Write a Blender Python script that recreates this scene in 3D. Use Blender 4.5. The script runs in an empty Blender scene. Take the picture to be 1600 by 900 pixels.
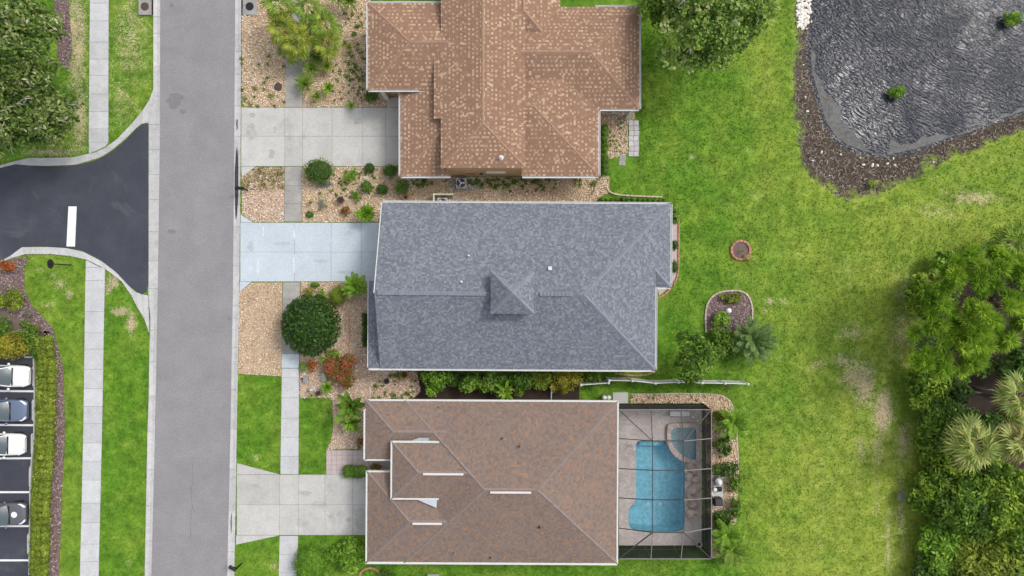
import bpy, bmesh, math, random
import numpy as np
from mathutils import Vector, Matrix, Euler
from mathutils.geometry import tessellate_polygon

SC = bpy.context.scene
COL = SC.collection
S = 0.052          # metres per plan unit
H = 55.5           # height of the drone above the ground
PI = math.pi

# ------------------------------------------------------------------ camera, sky, sun, exposure
cam = bpy.data.cameras.new('camera'); camo = bpy.data.objects.new('camera', cam); COL.objects.link(camo)
camo.location = (0, 0, H); camo.rotation_euler = (0, 0, 0)
cam.sensor_width = 36; cam.lens = 18 * H / (800 * S); cam.clip_end = 2000; cam.clip_start = 0.5
SC.camera = camo
SUN_DIR = Vector((40, 24, 55)).normalized()
SUN_EL = math.asin(SUN_DIR.z); SUN_AZ = math.atan2(SUN_DIR.x, SUN_DIR.y)
world = bpy.data.worlds.new('World'); SC.world = world; world.use_nodes = True
wn = world.node_tree; wn.nodes.clear()
sky = wn.nodes.new('ShaderNodeTexSky'); sky.sky_type = 'NISHITA'; sky.sun_disc = False
sky.sun_elevation = SUN_EL; sky.sun_rotation = SUN_AZ
sky.air_density = 1.0; sky.dust_density = 3.5; sky.ozone_density = 1.0; sky.altitude = 0
hs = wn.nodes.new('ShaderNodeHueSaturation'); hs.inputs['Saturation'].default_value = 0.35
bg = wn.nodes.new('ShaderNodeBackground'); bg.inputs['Strength'].default_value = 0.15
wo = wn.nodes.new('ShaderNodeOutputWorld')
wn.links.new(sky.outputs[0], hs.inputs['Color']); wn.links.new(hs.outputs[0], bg.inputs['Color'])
wn.links.new(bg.outputs[0], wo.inputs['Surface'])
sl = bpy.data.lights.new('sun', 'SUN'); sl.energy = 0.9; sl.angle = math.radians(11); sl.color = (1, 0.96, 0.9)
so = bpy.data.objects.new('sun', sl); COL.objects.link(so)
so.rotation_euler = SUN_DIR.to_track_quat('Z', 'Y').to_euler(); so.location = (30, 20, 60)
vs = SC.view_settings
vs.view_transform = 'Standard'; vs.look = 'None'; vs.gamma = 1.0; vs.exposure = 0.42

# ------------------------------------------------------------------ helpers
def at(px, py, z=0.0):
    k = S * (H - z) / H
    return Vector(((px - 800) * k, (450 - py) * k, z))
def xy(px, py): return ((px - 800) * S, (450 - py) * S)
def tag(o, label=None, cat=None, group=None, kind=None):
    if label: o['label'] = label
    if cat: o['category'] = cat
    if group: o['group'] = group
    if kind: o['kind'] = kind
    return o
def empty(name, loc=(0, 0, 0), rz=0.0, label=None, cat=None, group=None):
    o = bpy.data.objects.new(name, None); COL.objects.link(o)
    o.location = loc; o.rotation_euler = (0, 0, rz); o.empty_display_size = .3
    return tag(o, label, cat, group)
def link(name, me, parent=None, loc=None):
    o = bpy.data.objects.new(name, me); COL.objects.link(o)
    if parent is not None: o.parent = parent
    if loc is not None: o.location = loc
    return o
def copy_tree(o, parent=None):
    c = o.copy(); COL.objects.link(c); c.parent = parent
    for ch in list(o.children): copy_tree(ch, c)
    return c

class MB:
    """collects shapes of ONE object"""
    def __init__(s): s.v = []; s.f = []; s.r = []; s.m = []
    def add(s, vs, fs, r=0.5, m=0):
        b = len(s.v); s.v += [tuple(p) for p in vs]
        for f in fs: s.f.append([i + b for i in f]); s.r.append(r); s.m.append(m)
        return s
    def box(s, c, d, rz=0.0, r=0.5, m=0, taper=1.0, rot=None):
        x, y, z = d[0] / 2, d[1] / 2, d[2] / 2; t = taper
        P = [(-x, -y, -z), (x, -y, -z), (x, y, -z), (-x, y, -z), (-x*t, -y*t, z), (x*t, -y*t, z), (x*t, y*t, z), (-x*t, y*t, z)]
        M = rot if rot is not None else Matrix.Rotation(rz, 3, 'Z'); c = Vector(c)
        return s.add([M @ Vector(p) + c for p in P], [(3, 2, 1, 0), (4, 5, 6, 7), (0, 1, 5, 4), (1, 2, 6, 5), (2, 3, 7, 6), (3, 0, 4, 7)], r, m)
    def bar(s, a, b, w, h, r=0.5, m=0):
        a = Vector(a); b = Vector(b); d = b - a; L = d.length
        if L < 1e-6: return s
        X = d / L; up = Vector((0, 0, 1)) if abs(X.z) < .95 else Vector((1, 0, 0))
        Y = up.cross(X).normalized(); Z = X.cross(Y)
        M = Matrix((X, Y, Z)).transposed()
        return s.box((a + b) / 2, (L, w, h), rot=M, r=r, m=m)
    def prism(s, poly, z0, z1, r=0.5, m=0, top=True):
        n = len(poly); A = sum(poly[i][0]*poly[(i+1) % n][1]-poly[(i+1) % n][0]*poly[i][1] for i in range(n))
        if A < 0: poly = poly[::-1]
        P = [(p[0], p[1], z0) for p in poly] + [(p[0], p[1], z1) for p in poly]
        F = [(i, (i + 1) % n, n + (i + 1) % n, n + i) for i in range(n)]
        if n <= 4: F.append(tuple(range(n, 2 * n)))
        else:
            for t in tessellate_polygon([[Vector((p[0], p[1], 0)) for p in poly]]):
                a, b, c = [Vector(poly[i]) for i in t]
                if (b-a).cross(c-a) < 0: t = t[::-1]
                F.append(tuple(n + i for i in t))
        return s.add(P, F, r, m)
    def tube(s, pts, rad, seg=8, r=0.5, m=0, cap=True):
        pts = [Vector(p) for p in pts]; n = len(pts)
        if not hasattr(rad, '__len__'): rad = [rad] * n
        V = []; F = []
        for i, p in enumerate(pts):
            d = (pts[min(i + 1, n - 1)] - pts[max(i - 1, 0)]).normalized()
            up = Vector((0, 0, 1)) if abs(d.z) < .9 else Vector((1, 0, 0))
            a = d.cross(up).normalized(); b = d.cross(a)
            for k in range(seg):
                t = 2 * PI * k / seg; V.append(p + (a * math.cos(t) + b * math.sin(t)) * rad[i])
        for i in range(n - 1):
            for k in range(seg):
                k2 = (k + 1) % seg; F.append((i*seg+k, i*seg+k2, (i+1)*seg+k2, (i+1)*seg+k))
        if cap: F.append(tuple(range(seg))[::-1]); F.append(tuple((n-1)*seg + k for k in range(seg)))
        return s.add(V, F, r, m)
    def lathe(s, prof, c=(0, 0, 0), seg=20, r=0.5, m=0, sx=1, sy=1):
        c = Vector(c); V = []; F = []; n = len(prof)
        for (q, z) in prof:
            for k in range(seg):
                t = 2*PI*k/seg; V.append(c + Vector((q*math.cos(t)*sx, q*math.sin(t)*sy, z)))
        for i in range(n - 1):
            for k in range(seg):
                k2 = (k+1) % seg; F.append((i*seg+k, i*seg+k2, (i+1)*seg+k2, (i+1)*seg+k))
        if prof[-1][0] > 1e-4: F.append(tuple((n-1)*seg+k for k in range(seg)))
        if prof[0][0] > 1e-4: F.append(tuple(range(seg))[::-1])
        return s.add(V, F, r, m)
    def mesh(s, name, mats, smooth=False):
        me = bpy.data.meshes.new(name); me.from_pydata(s.v, [], s.f)
        if not isinstance(mats, (list, tuple)): mats = [mats]
        for k in mats: me.materials.append(M[k] if isinstance(k, str) else k)
        a = me.attributes.new('rnd', 'FLOAT', 'FACE'); a.data.foreach_set('value', np.array(s.r, np.float32))
        me.polygons.foreach_set('material_index', np.array(s.m, np.int32))
        if smooth: me.polygons.foreach_set('use_smooth', np.ones(len(s.f), bool))
        me.update(); return me
    def build(s, name, mats, parent=None, smooth=False, bevel=0.0, sub=0):
        o = link(name, s.mesh(name, mats, smooth), parent)
        if bevel:
            b = o.modifiers.new('bevel', 'BEVEL'); b.width = bevel; b.segments = 2; b.limit_method = 'ANGLE'
        if sub:
            b = o.modifiers.new('subd', 'SUBSURF'); b.levels = sub; b.render_levels = sub
        return o

def np_mesh(name, V, k, rnd, mat, extra=None):
    """V: (N,k,3) separate k-gons; rnd per polygon"""
    N = V.shape[0]; me = bpy.data.meshes.new(name)
    me.vertices.add(N * k); me.vertices.foreach_set('co', V.reshape(-1).astype(np.float32))
    me.loops.add(N * k); me.loops.foreach_set('vertex_index', np.arange(N * k, dtype=np.int32))
    me.polygons.add(N); me.polygons.foreach_set('loop_start', np.arange(0, N * k, k, dtype=np.int32))
    a = me.attributes.new('rnd', 'FLOAT', 'FACE'); a.data.foreach_set('value', rnd.astype(np.float32))
    for nm, arr in (extra or {}).items():
        a = me.attributes.new(nm, 'FLOAT', 'POINT'); a.data.foreach_set('value', arr.astype(np.float32))
    me.materials.append(M[mat]); me.update(calc_edges=True); return me
def np_mesh_shared(name, V, F, rnd, mat):
    """V (N,a,3) copies of one topology F (list of tuples, all same size); rnd per copy"""
    N, a, _ = V.shape; F = np.array(F, np.int32); nf, k = F.shape
    idx = (F[None] + (np.arange(N, dtype=np.int32) * a)[:, None, None]).reshape(-1)
    me = bpy.data.meshes.new(name)
    me.vertices.add(N * a); me.vertices.foreach_set('co', V.reshape(-1).astype(np.float32))
    me.loops.add(len(idx)); me.loops.foreach_set('vertex_index', idx)
    me.polygons.add(N * nf); me.polygons.foreach_set('loop_start', np.arange(0, N * nf * k, k, dtype=np.int32))
    at_ = me.attributes.new('rnd', 'FLOAT', 'FACE'); at_.data.foreach_set('value', np.repeat(rnd, nf).astype(np.float32))
    me.materials.append(M[mat]); me.update(calc_edges=True); return me

def inpoly(X, Y, poly):
    X = np.asarray(X); Y = np.asarray(Y); c = np.zeros(X.shape, bool); n = len(poly); j = n - 1
    for i in range(n):
        xi, yi = poly[i]; xj, yj = poly[j]
        if yi != yj:
            t = ((yi > Y) != (yj > Y)) & (X < (xj - xi) * (Y - yi) / (yj - yi) + xi); c ^= t
        j = i
    return c
def dist_poly(X, Y, pts, closed=True):
    d = np.full(np.shape(X), 1e9); n = len(pts)
    for i in range(n if closed else n - 1):
        x0, y0 = pts[i]; x1, y1 = pts[(i + 1) % n]
        dx, dy = x1 - x0, y1 - y0; L = dx*dx + dy*dy + 1e-9
        t = np.clip(((X - x0)*dx + (Y - y0)*dy) / L, 0, 1)
        d = np.minimum(d, np.hypot(X - x0 - t*dx, Y - y0 - t*dy))
    return d
def smooth_poly(pts, it=2, closed=True):
    for _ in range(it):
        q = []; n = len(pts)
        for i in range(n if closed else n - 1):
            a = pts[i]; b = pts[(i+1) % n]
            q += [(a[0]*.75+b[0]*.25, a[1]*.75+b[1]*.25), (a[0]*.25+b[0]*.75, a[1]*.25+b[1]*.75)]
        if not closed: q = [pts[0]] + q + [pts[-1]]
        pts = q
    return pts
def lin(ys, xs): return lambda y: float(np.interp(y, ys, xs))
def sstep(a, b, x): t = np.clip((x - a) / (b - a), 0, 1); return t*t*(3-2*t)
_rs = np.random.RandomState(5); _NT = _rs.rand(64, 64)
def vnoise(x, y):
    x = np.asarray(x, float); y = np.asarray(y, float)
    xi = np.floor(x).astype(int); yi = np.floor(y).astype(int); fx = x - xi; fy = y - yi
    fx = fx*fx*(3-2*fx); fy = fy*fy*(3-2*fy)
    g = lambda a, b: _NT[a % 64, b % 64]
    return (g(xi, yi)*(1-fx)+g(xi+1, yi)*fx)*(1-fy) + (g(xi, yi+1)*(1-fx)+g(xi+1, yi+1)*fx)*fy
def fbm(x, y): return (vnoise(x, y) + .5*vnoise(2*x+7, 2*y+3) + .25*vnoise(4*x+1, 4*y+9)) / 1.75

# ------------------------------------------------------------------ materials
M = {}
class NT:
    def __init__(s, name):
        s.mat = bpy.data.materials.new(name); s.mat.use_nodes = True; s.t = s.mat.node_tree; s.t.nodes.clear()
        s.out = s.t.nodes.new('ShaderNodeOutputMaterial'); M[name] = s.mat
    def n(s, ty, ins=None, **props):
        nd = s.t.nodes.new(ty)
        for k, v in props.items(): setattr(nd, k, v)
        for k, v in (ins or {}).items():
            if isinstance(v, bpy.types.NodeSocket): s.t.links.new(v, nd.inputs[k])
            else: nd.inputs[k].default_value = v
        return nd
    def pos(s): return s.n('ShaderNodeNewGeometry').outputs['Position']
    def noise(s, scale, detail=3, rough=.6, vec=None, dist=0.0):
        return s.n('ShaderNodeTexNoise', {'Vector': vec or s.pos(), 'Scale': scale, 'Detail': detail, 'Roughness': rough, 'Distortion': dist}).outputs['Fac']
    def ramp(s, fac, stops, interp='LINEAR'):
        nd = s.n('ShaderNodeValToRGB', {'Fac': fac}); cr = nd.color_ramp; cr.interpolation = interp
        while len(cr.elements) > 1: cr.elements.remove(cr.elements[-1])
        cr.elements[0].position = stops[0][0]; cr.elements[0].color = c4(stops[0][1])
        for p, c in stops[1:]:
            e = cr.elements.new(p); e.color = c4(c)
        return nd.outputs['Color']
    def mix(s, f, a, b, blend='MIX'):
        nd = s.n('ShaderNodeMix', data_type='RGBA', blend_type=blend)
        for i, v in ((0, f), (6, a), (7, b)):
            if isinstance(v, bpy.types.NodeSocket): s.t.links.new(v, nd.inputs[i])
            else: nd.inputs[i].default_value = v if i == 0 else c4(v)
        return nd.outputs[2]
    def math(s, op, a, b=0.0, clamp=False):
        nd = s.n('ShaderNodeMath', operation=op, use_clamp=clamp)
        for i, v in ((0, a), (1, b)):
            if isinstance(v, bpy.types.NodeSocket): s.t.links.new(v, nd.inputs[i])
            else: nd.inputs[i].default_value = v
        return nd.outputs[0]
    def attr(s, name): return s.n('ShaderNodeAttribute', attribute_name=name).outputs['Fac']
    def bump(s, h, strength=.4, dist=.02):
        return s.n('ShaderNodeBump', {'Height': h, 'Strength': strength, 'Distance': dist}).outputs['Normal']
    def bsdf(s, col, rough=.85, spec=.3, metal=0.0, normal=None, **kw):
        ins = {'Base Color': col if isinstance(col, bpy.types.NodeSocket) else c4(col), 'Roughness': rough, 'Specular IOR Level': spec, 'Metallic': metal}
        if normal is not None: ins['Normal'] = normal
        ins.update(kw)
        return s.n('ShaderNodeBsdfPrincipled', ins).outputs[0]
    def done(s, sh): s.t.links.new(sh, s.out.inputs['Surface']); return s.mat
def c4(c): return tuple(c) + (1.0,) if len(c) == 3 else tuple(c)

def plain(name, col, rough=.6, spec=.4, metal=0.0, var=.12, scale=3.0, **kw):
    t = NT(name); f = t.noise(scale)
    a = tuple(x*(1-var) for x in col); b = tuple(min(1, x*(1+var)) for x in col)
    return t.done(t.bsdf(t.ramp(f, [(.3, a), (.7, b)]), rough, spec, metal, **kw))
def surface(name, c1, c2, scale=1.2, fine=14, bump=.35, rough=.9, rvar=.1, stain=None, sscale=.5):
    """rough mineral surface, a little different from piece to piece"""
    t = NT(name); p = t.pos()
    col = t.ramp(t.noise(scale, 5, .65, p), [(.3, c1), (.7, c2)])
    fn = t.noise(fine, 3, .7, p)
    col = t.mix(.55, col, t.ramp(fn, [(.3, (.62, .62, .62)), (.7, (1.25, 1.25, 1.25))]), 'MULTIPLY')
    if stain: col = t.mix(t.ramp(t.noise(sscale, 6, .7, p, .6), [(.55, (0, 0, 0)), (.75, (.7, .7, .7))]), col, stain)
    rr = t.n('ShaderNodeObjectInfo').outputs['Random']
    col = t.mix(1.0, col, t.ramp(rr, [(0, (1-rvar,)*3), (1, (1+rvar*.5,)*3)]), 'MULTIPLY')
    return t.done(t.bsdf(col, rough, .25, normal=t.bump(fn, bump, .01)))
def pieces(name, cols, rough=.85, interp='CONSTANT', fine=30, spec=.25, big=None):
    """each face/piece takes a colour of the list by its own random number"""
    t = NT(name); n = len(cols)
    col = t.ramp(t.attr('rnd'), [(i / n, c) for i, c in enumerate(cols)], interp)
    fn = t.noise(fine, 2)
    col = t.mix(.5, col, t.ramp(fn, [(.3, (.7, .7, .7)), (.7, (1.2, 1.2, 1.2))]), 'MULTIPLY')
    if big: col = t.mix(.8, col, t.ramp(t.noise(.35, 4), [(.3, (1-big,)*3), (.7, (1+big,)*3)]), 'MULTIPLY')
    return t.done(t.bsdf(col, rough, spec, normal=t.bump(fn, .3, .01)))
def leafmat(name, cols, trans=.28, rough=.55, big=.25, bscale=.9):
    t = NT(name); n = len(cols) - 1
    col = t.ramp(t.attr('rnd'), [(i / n, c) for i, c in enumerate(cols)])
    col = t.mix(1.0, col, t.ramp(t.noise(bscale, 3), [(.3, (1-big,)*3), (.7, (1+big,)*3)]), 'MULTIPLY')
    a = t.bsdf(col, rough, .3)
    b = t.n('ShaderNodeBsdfTranslucent', {'Color': t.mix(.5, col, (.35, .5, .05))}).outputs[0]
    return t.done(t.n('ShaderNodeMixShader', {0: trans, 1: a, 2: b}).outputs[0])

# grass: one network for the soil sheet and for the blades standing on it
def grassmat(name, blade):
    t = NT(name); p = t.pos()
    n1 = t.noise(.28, 4, .6, p); n2 = t.noise(1.3, 5, .7, p); n3 = t.noise(8, 5, .8, p)
    a = t.ramp(n2, [(.3, (.056, .15, .011)), (.5, (.104, .235, .018)), (.7, (.175, .325, .032))])
    b = t.ramp(n2, [(.3, (.165, .24, .03)), (.5, (.255, .335, .045)), (.7, (.36, .415, .08))])
    yel = t.math('ADD', t.attr('yel'), t.math('MULTIPLY', t.math('SUBTRACT', n1, .5), 1.6), True)
    col = t.mix(yel, a, b)
    d = t.ramp(n3, [(.3, (.34, .26, .15)), (.55, (.52, .42, .28)), (.75, (.72, .63, .5))])
    k = t.math('ADD', t.attr('dry'), t.math('ADD', t.math('MULTIPLY', t.math('SUBTRACT', n3, .53), 1.9), t.math('MULTIPLY', t.math('SUBTRACT', n2, .5), .9)))
    k = t.math('MULTIPLY', t.math('SUBTRACT', k, .36), 4.0, True)
    k = t.math('MULTIPLY', k, .9)
    col = t.mix(k, col, d)
    bk = t.ramp(n3, [(.3, (.028, .022, .018)), (.55, (.08, .064, .05)), (.75, (.165, .138, .11))])
    col = t.mix(t.attr('bank'), col, bk)
    col = t.mix(.6, col, t.ramp(n3, [(.3, (.76, .78, .76)), (.7, (1.2, 1.17, 1.2))]), 'MULTIPLY')
    col = t.mix(.65, col, t.ramp(t.noise(.6, 4, .65, p), [(.3, (.62, .68, .66)), (.7, (1.34, 1.26, 1.22))]), 'MULTIPLY')
    if blade: col = t.mix(.7, col, t.ramp(t.attr('rnd'), [(0, (.5, .58, .5)), (1, (1.5, 1.4, 1.4))]), 'MULTIPLY')
    return t.done(t.bsdf(col, .8, .15, normal=None if blade else t.bump(n3, .3, .04)))
grassmat('lawn', False); grassmat('grass_blade', True)

surface('road_asphalt', (.25, .24, .25), (.30, .288, .298), .5, 9, .5, .95, .0, (.22, .21, .22), .16)
surface('dark_asphalt', (.048, .052, .067), (.07, .075, .093), .45, 20, .2, .62, .0, (.15, .15, .155), .22)
surface('road_stain', (.2, .192, .198), (.235, .226, .232), .8, 9, .5, .95, .0)
surface('road_crack', (.17, .165, .17), (.21, .2, .21), .8, 9, .5, .95, .0)
surface('kerb_concrete', (.46, .455, .45), (.58, .575, .565), 1.5, 14, .3, .9, .10, (.33, .32, .31), 1.4)
surface('walk_concrete', (.50, .505, .51), (.60, .605, .61), 1.1, 16, .25, .9, .10, (.42, .42, .42), .6)
surface('drive_concrete', (.46, .45, .425), (.57, .56, .53), .7, 16, .25, .9, .07, (.28, .275, .26), .35)
surface('paint_scuff', (.60, .65, .70), (.68, .73, .77), 2.2, 16, .1, .85, .03)
surface('paint_dirt', (.40, .45, .49), (.52, .57, .62), 2.2, 16, .1, .85, .03)
surface('drive_stain', (.37, .36, .34), (.5, .49, .465), 2.2, 16, .25, .9, .05)
surface('old_concrete', (.30, .285, .265), (.44, .42, .395), 1.0, 12, .3, .9, .12, (.2, .19, .18), .8)
surface('painted_concrete', (.50, .56, .61), (.57, .63, .68), .5, 16, .12, .8, .03, (.44, .49, .53), .35)
surface('pool_deck', (.38, .335, .315), (.53, .475, .45), 1.3, 5, .25, .85, .08, (.24, .19, .165), .8)
surface('coping', (.42, .34, .3), (.58, .49, .44), 2, 12, .3, .85, .2)
surface('boulder_rock', (.36, .28, .235), (.58, .48, .42), 2, 9, .8, .9, .2)
surface('grey_paver', (.5, .49, .48), (.62, .61, .6), 2, 18, .3, .9, .14)
surface('pink_paver', (.50, .41, .395), (.56, .47, .45), 2, 18, .2, .9, .05)
surface('terracotta', (.42, .2, .125), (.55, .29, .2), 2, 18, .3, .85, .15)
surface('edging_stone', (.5, .39, .32), (.64, .53, .45), 2, 18, .3, .85, .15)
surface('bed_soil', (.46, .33, .21), (.60, .46, .32), 1.5, 10, .5, .95, .05)
surface('joint_sand', (.2, .19, .175), (.3, .285, .265), 1.5, 10, .6, .95, .05)
surface('shaded_soil', (.034, .023, .019), (.06, .042, .034), 1.5, 10, .6, .95, .05)  # soil colour deepened to paint in the shade under the wood
surface('mulch_soil', (.15, .10, .095), (.22, .16, .15), 2, 12, .8, .95, .05)
pieces('river_stone', [(.74, .56, .36), (.84, .70, .52), (.62, .42, .24), (.88, .80, .66), (.76, .58, .42), (.46, .31, .2), (.9, .84, .74), (.80, .60, .41)], .8)
pieces('pink_stone', [(.74, .55, .43), (.83, .69, .58), (.62, .42, .31), (.88, .79, .71), (.7, .55, .46), (.44, .31, .25), (.88, .82, .76), (.78, .57, .45)], .8)
pieces('bark', [(.15, .10, .09), (.27, .19, .18), (.36, .27, .26), (.2, .135, .125), (.44, .35, .34)], .95)
pieces('debris', [(.12, .09, .07), (.24, .19, .15), (.05, .038, .03), (.16, .12, .095), (.36, .31, .26)], .95)
pieces('tan_tile', [(.30, .18, .122), (.315, .192, .13), (.285, .168, .113), (.27, .158, .105), (.305, .184, .124), (.295, .175, .12), (.45, .305, .198), (.50, .355, .24), (.41, .27, .172), (.47, .325, .21), (.54, .39, .265), (.42, .28, .18)], .85, big=.04)
pieces('brown_tile', [(0.212, 0.161, 0.135), (0.228, 0.173, 0.146), (0.204, 0.155, 0.133), (0.239, 0.182, 0.152), (0.182, 0.141, 0.123), (0.217, 0.165, 0.139), (0.286, 0.178, 0.123), (0.228, 0.173, 0.146), (0.249, 0.182, 0.142), (0.318, 0.189, 0.123), (0.212, 0.161, 0.136), (0.191, 0.148, 0.129), (0.223, 0.169, 0.142), (0.233, 0.177, 0.148), (0.265, 0.175, 0.131)], .88, big=.05)
pieces('grey_shingle', [(.168, .186, .216), (.215, .233, .266), (.15, .166, .196), (.188, .206, .238), (.25, .268, .3), (.162, .179, .209), (.2, .218, .25), (.138, .152, .182)], .9, big=.05)
plain('tan_cap', (.325, .2, .135), .85); plain('brown_cap', (.232, .182, .165), .88); plain('grey_cap', (.20, .22, .255), .88)
plain('white_metal', (.66, .66, .65), .45, .4, var=.04); plain('white_trim', (.62, .63, .59), .6, var=.05)
plain('flashing_grey', (.48, .52, .57), .5, var=.06); plain('vent_white', (.68, .63, .61), .6, var=.04)
plain('tan_wall', (.52, .33, .17), .9, var=.06); plain('cream_wall', (.62, .57, .47), .9, var=.05); plain('grey_wall', (.5, .52, .52), .9, var=.05)
plain('dark_frame', (.052, .046, .044), .5, .4); plain('light_frame', (.22, .21, .205), .5, .4)
plain('black_paint', (.012, .012, .013), .5, .4); plain('grey_metal', (.30, .30, .30), .5, .5, .3)
plain('chrome', (.7, .7, .7), .25, .5, .9, .05); plain('dark_rubber', (.02, .02, .02), .8); plain('brown_iron', (.085, .055, .045), .8)
plain('brick_red', (.35, .16, .09), .9); plain('trunk_bark', (.15, .11, .085), .95, scale=9); plain('grey_branch', (.42, .38, .34), .9, scale=9)
plain('pool_plaster', (.43, .62, .67), .7, var=.22, scale=3.5); plain('spa_plaster', (.16, .55, .64), .7, var=.10, scale=1.5); plain('pool_tile', (.12, .26, .34), .4)  # pool plaster: strong mottling paints rippling water light into its colour
plain('white_paint', (.8, .8, .8), .7, var=.05); plain('utility_green', (.36, .48, .40), .6); plain('cream_plastic', (.72, .72, .58), .5)
plain('unit_grey', (.46, .45, .41), .6); plain('white_rock', (.72, .69, .63), .9, var=.2, scale=8)
plain('film', (.072, .072, .07), .5, var=.6, scale=3.5)
plain('puddle', (.05, .045, .045), .12, .5)
for nm, c in (('car_white', (.78, .78, .76)), ('car_blue', (.115, .15, .225)), ('car_grey', (.10, .10, .115))):
    t = NT(nm); t.done(t.bsdf(c, .3, .5, **{'Coat Weight': .7, 'Coat Roughness': .08}))
t = NT('car_glass'); t.done(t.bsdf((.075, .10, .11), .08, .8))
t = NT('lamp_glass'); t.done(t.bsdf((.75, .76, .77), .15, .6))
t = NT('window_glass'); t.done(t.bsdf((.03, .04, .045), .08, .6))

def screen(name, op, col=(.02, .02, .02)):
    t = NT(name)
    t.done(t.n('ShaderNodeMixShader', {0: op, 1: t.n('ShaderNodeBsdfTransparent').outputs[0], 2: t.bsdf(col, .8, .1)}).outputs[0])
screen('roof_screen', .07, (.05, .05, .052)); screen('wall_screen', .84, (.014, .014, .016))

# pond: dark water, wind ripples
t = NT('pond_water'); p = t.pos()
mp = t.n('ShaderNodeMapping', {'Vector': p, 'Rotation': (0, 0, math.radians(32))}).outputs[0]
mp = t.n('ShaderNodeMapping', {'Vector': mp, 'Scale': (.36, 1, 1)}).outputs[0]
warp = t.n('ShaderNodeVectorMath', {0: mp, 1: t.n('ShaderNodeVectorMath', {0: t.n('ShaderNodeTexNoise', {'Vector': p, 'Scale': .35, 'Detail': 2.0}).outputs['Color'], 1: (1.0, 1.0, 0)}, operation='MULTIPLY').outputs[0]}, operation='ADD').outputs[0]
w1 = t.noise(5.6, 2, .5, warp); w2 = t.noise(12.0, 2, .5, warp)
hgt = t.math('ADD', t.math('MULTIPLY', w1, 1.0), t.math('MULTIPLY', w2, .28))
calm = t.ramp(t.noise(.10, 3, .5, p), [(.36, (.45, .45, .45)), (.56, (1, 1, 1))])
hgt = t.math('MULTIPLY', hgt, calm)
t.done(t.bsdf((.016, .02, .032), .04, .5, IOR=1.33, normal=t.bump(hgt, 1.0, .13)))
# pool: clear tinted water
t = NT('pool_water'); p = t.pos()
fr = t.n('ShaderNodeFresnel', {'IOR': 1.33, 'Normal': t.bump(t.noise(3.5, 3, .6, p, .5), .35, .05)}).outputs[0]
tr = t.n('ShaderNodeBsdfTransparent', {'Color': (.68, .87, .94, 1)}).outputs[0]
gl = t.n('ShaderNodeBsdfGlossy', {'Color': (1, 1, 1, 1), 'Roughness': .05, 'Normal': t.bump(t.noise(3.5, 3, .6, p, .5), .5, .05)}).outputs[0]
t.done(t.n('ShaderNodeMixShader', {0: fr, 1: tr, 2: gl}).outputs[0])

G1 = (.055, .10, .018)
leafmat('leaf_oak', [(.03, .065, .014), (.085, .155, .024), (.155, .24, .04), (.26, .33, .09), (.46, .45, .3)])
leafmat('leaf_mid', [(.03, .08, .010), (.085, .175, .016), (.16, .28, .028), (.28, .40, .06)])
leafmat('leaf_wood', [(.04, .10, .010), (.13, .24, .018), (.27, .40, .028), (.46, .56, .07)])
leafmat('leaf_tree', [(.04, .10, .016), (.115, .215, .03), (.215, .34, .05), (.34, .46, .10), (.48, .52, .22)])
leafmat('leaf_dark', [(.016, .05, .010), (.045, .105, .014), (.085, .165, .022), (.15, .24, .045)])
leafmat('leaf_bright', [(.07, .17, .014), (.15, .31, .02), (.25, .43, .035), (.38, .54, .09)])
leafmat('leaf_hedge', [(.08, .125, .012), (.17, .235, .02), (.27, .34, .03), (.42, .46, .09)])
leafmat('leaf_yellow', [(.13, .13, .012), (.26, .25, .02), (.38, .34, .03), (.5, .43, .07)])
leafmat('leaf_variegated', [(.10, .20, .02), (.24, .36, .04), (.45, .52, .09), (.62, .64, .2)])
leafmat('leaf_red', [(.05, .11, .02), (.09, .16, .02), (.46, .05, .05), (.10, .17, .02), (.66, .10, .09)])
leafmat('leaf_orange', [(.25, .05, .01), (.55, .10, .02), (.10, .13, .02), (.62, .18, .03)])
leafmat('leaf_palm', [(.07, .15, .015), (.15, .26, .025), (.24, .36, .045), (.36, .40, .08)])
leafmat('leaf_palm_pale', [(.12, .19, .045), (.26, .34, .09), (.42, .47, .12), (.58, .54, .2)])
leafmat('leaf_palm_gold', [(.13, .23, .02), (.23, .34, .03), (.37, .38, .05), (.48, .36, .07)])
leafmat('leaf_palm_dark', [(.05, .115, .028), (.11, .20, .05), (.19, .29, .085), (.29, .37, .13)])
leafmat('leaf_pine', [(.08, .2, .012), (.19, .36, .022), (.32, .50, .035), (.46, .60, .08)])
leafmat('leaf_dry', [(.30, .24, .07), (.42, .33, .12), (.2, .22, .05), (.5, .42, .2)])
leafmat('leaf_grey', [(.16, .17, .13), (.26, .27, .21), (.36, .36, .3)])
# ================================================================== THE SETTING
R = random.Random(11); NR = np.random.RandomState(3)
pond_in = [(1272, -60), (1270, 0), (1264, 45), (1259, 62), (1263, 110), (1275, 150), (1285, 190), (1308, 224), (1345, 240), (1385, 247), (1420, 240), (1470, 225), (1520, 206), (1560, 191), (1600, 178), (1700, 150), (1900, 120), (1900, -260), (1272, -260)]
pond_out = [(1238, -60), (1240, 0), (1240, 60), (1236, 110), (1238, 160), (1242, 210), (1250, 250), (1270, 286), (1310, 310), (1340, 317), (1380, 305), (1430, 281), (1470, 257), (1530, 232), (1600, 207), (1700, 175), (1930, 140), (1930, -290), (1238, -290)]
WZ = -0.7
PI_ = [tuple(at(a, b, WZ)[:2]) for a, b in pond_in]; PO_ = [xy(a, b) for a, b in pond_out]

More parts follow.
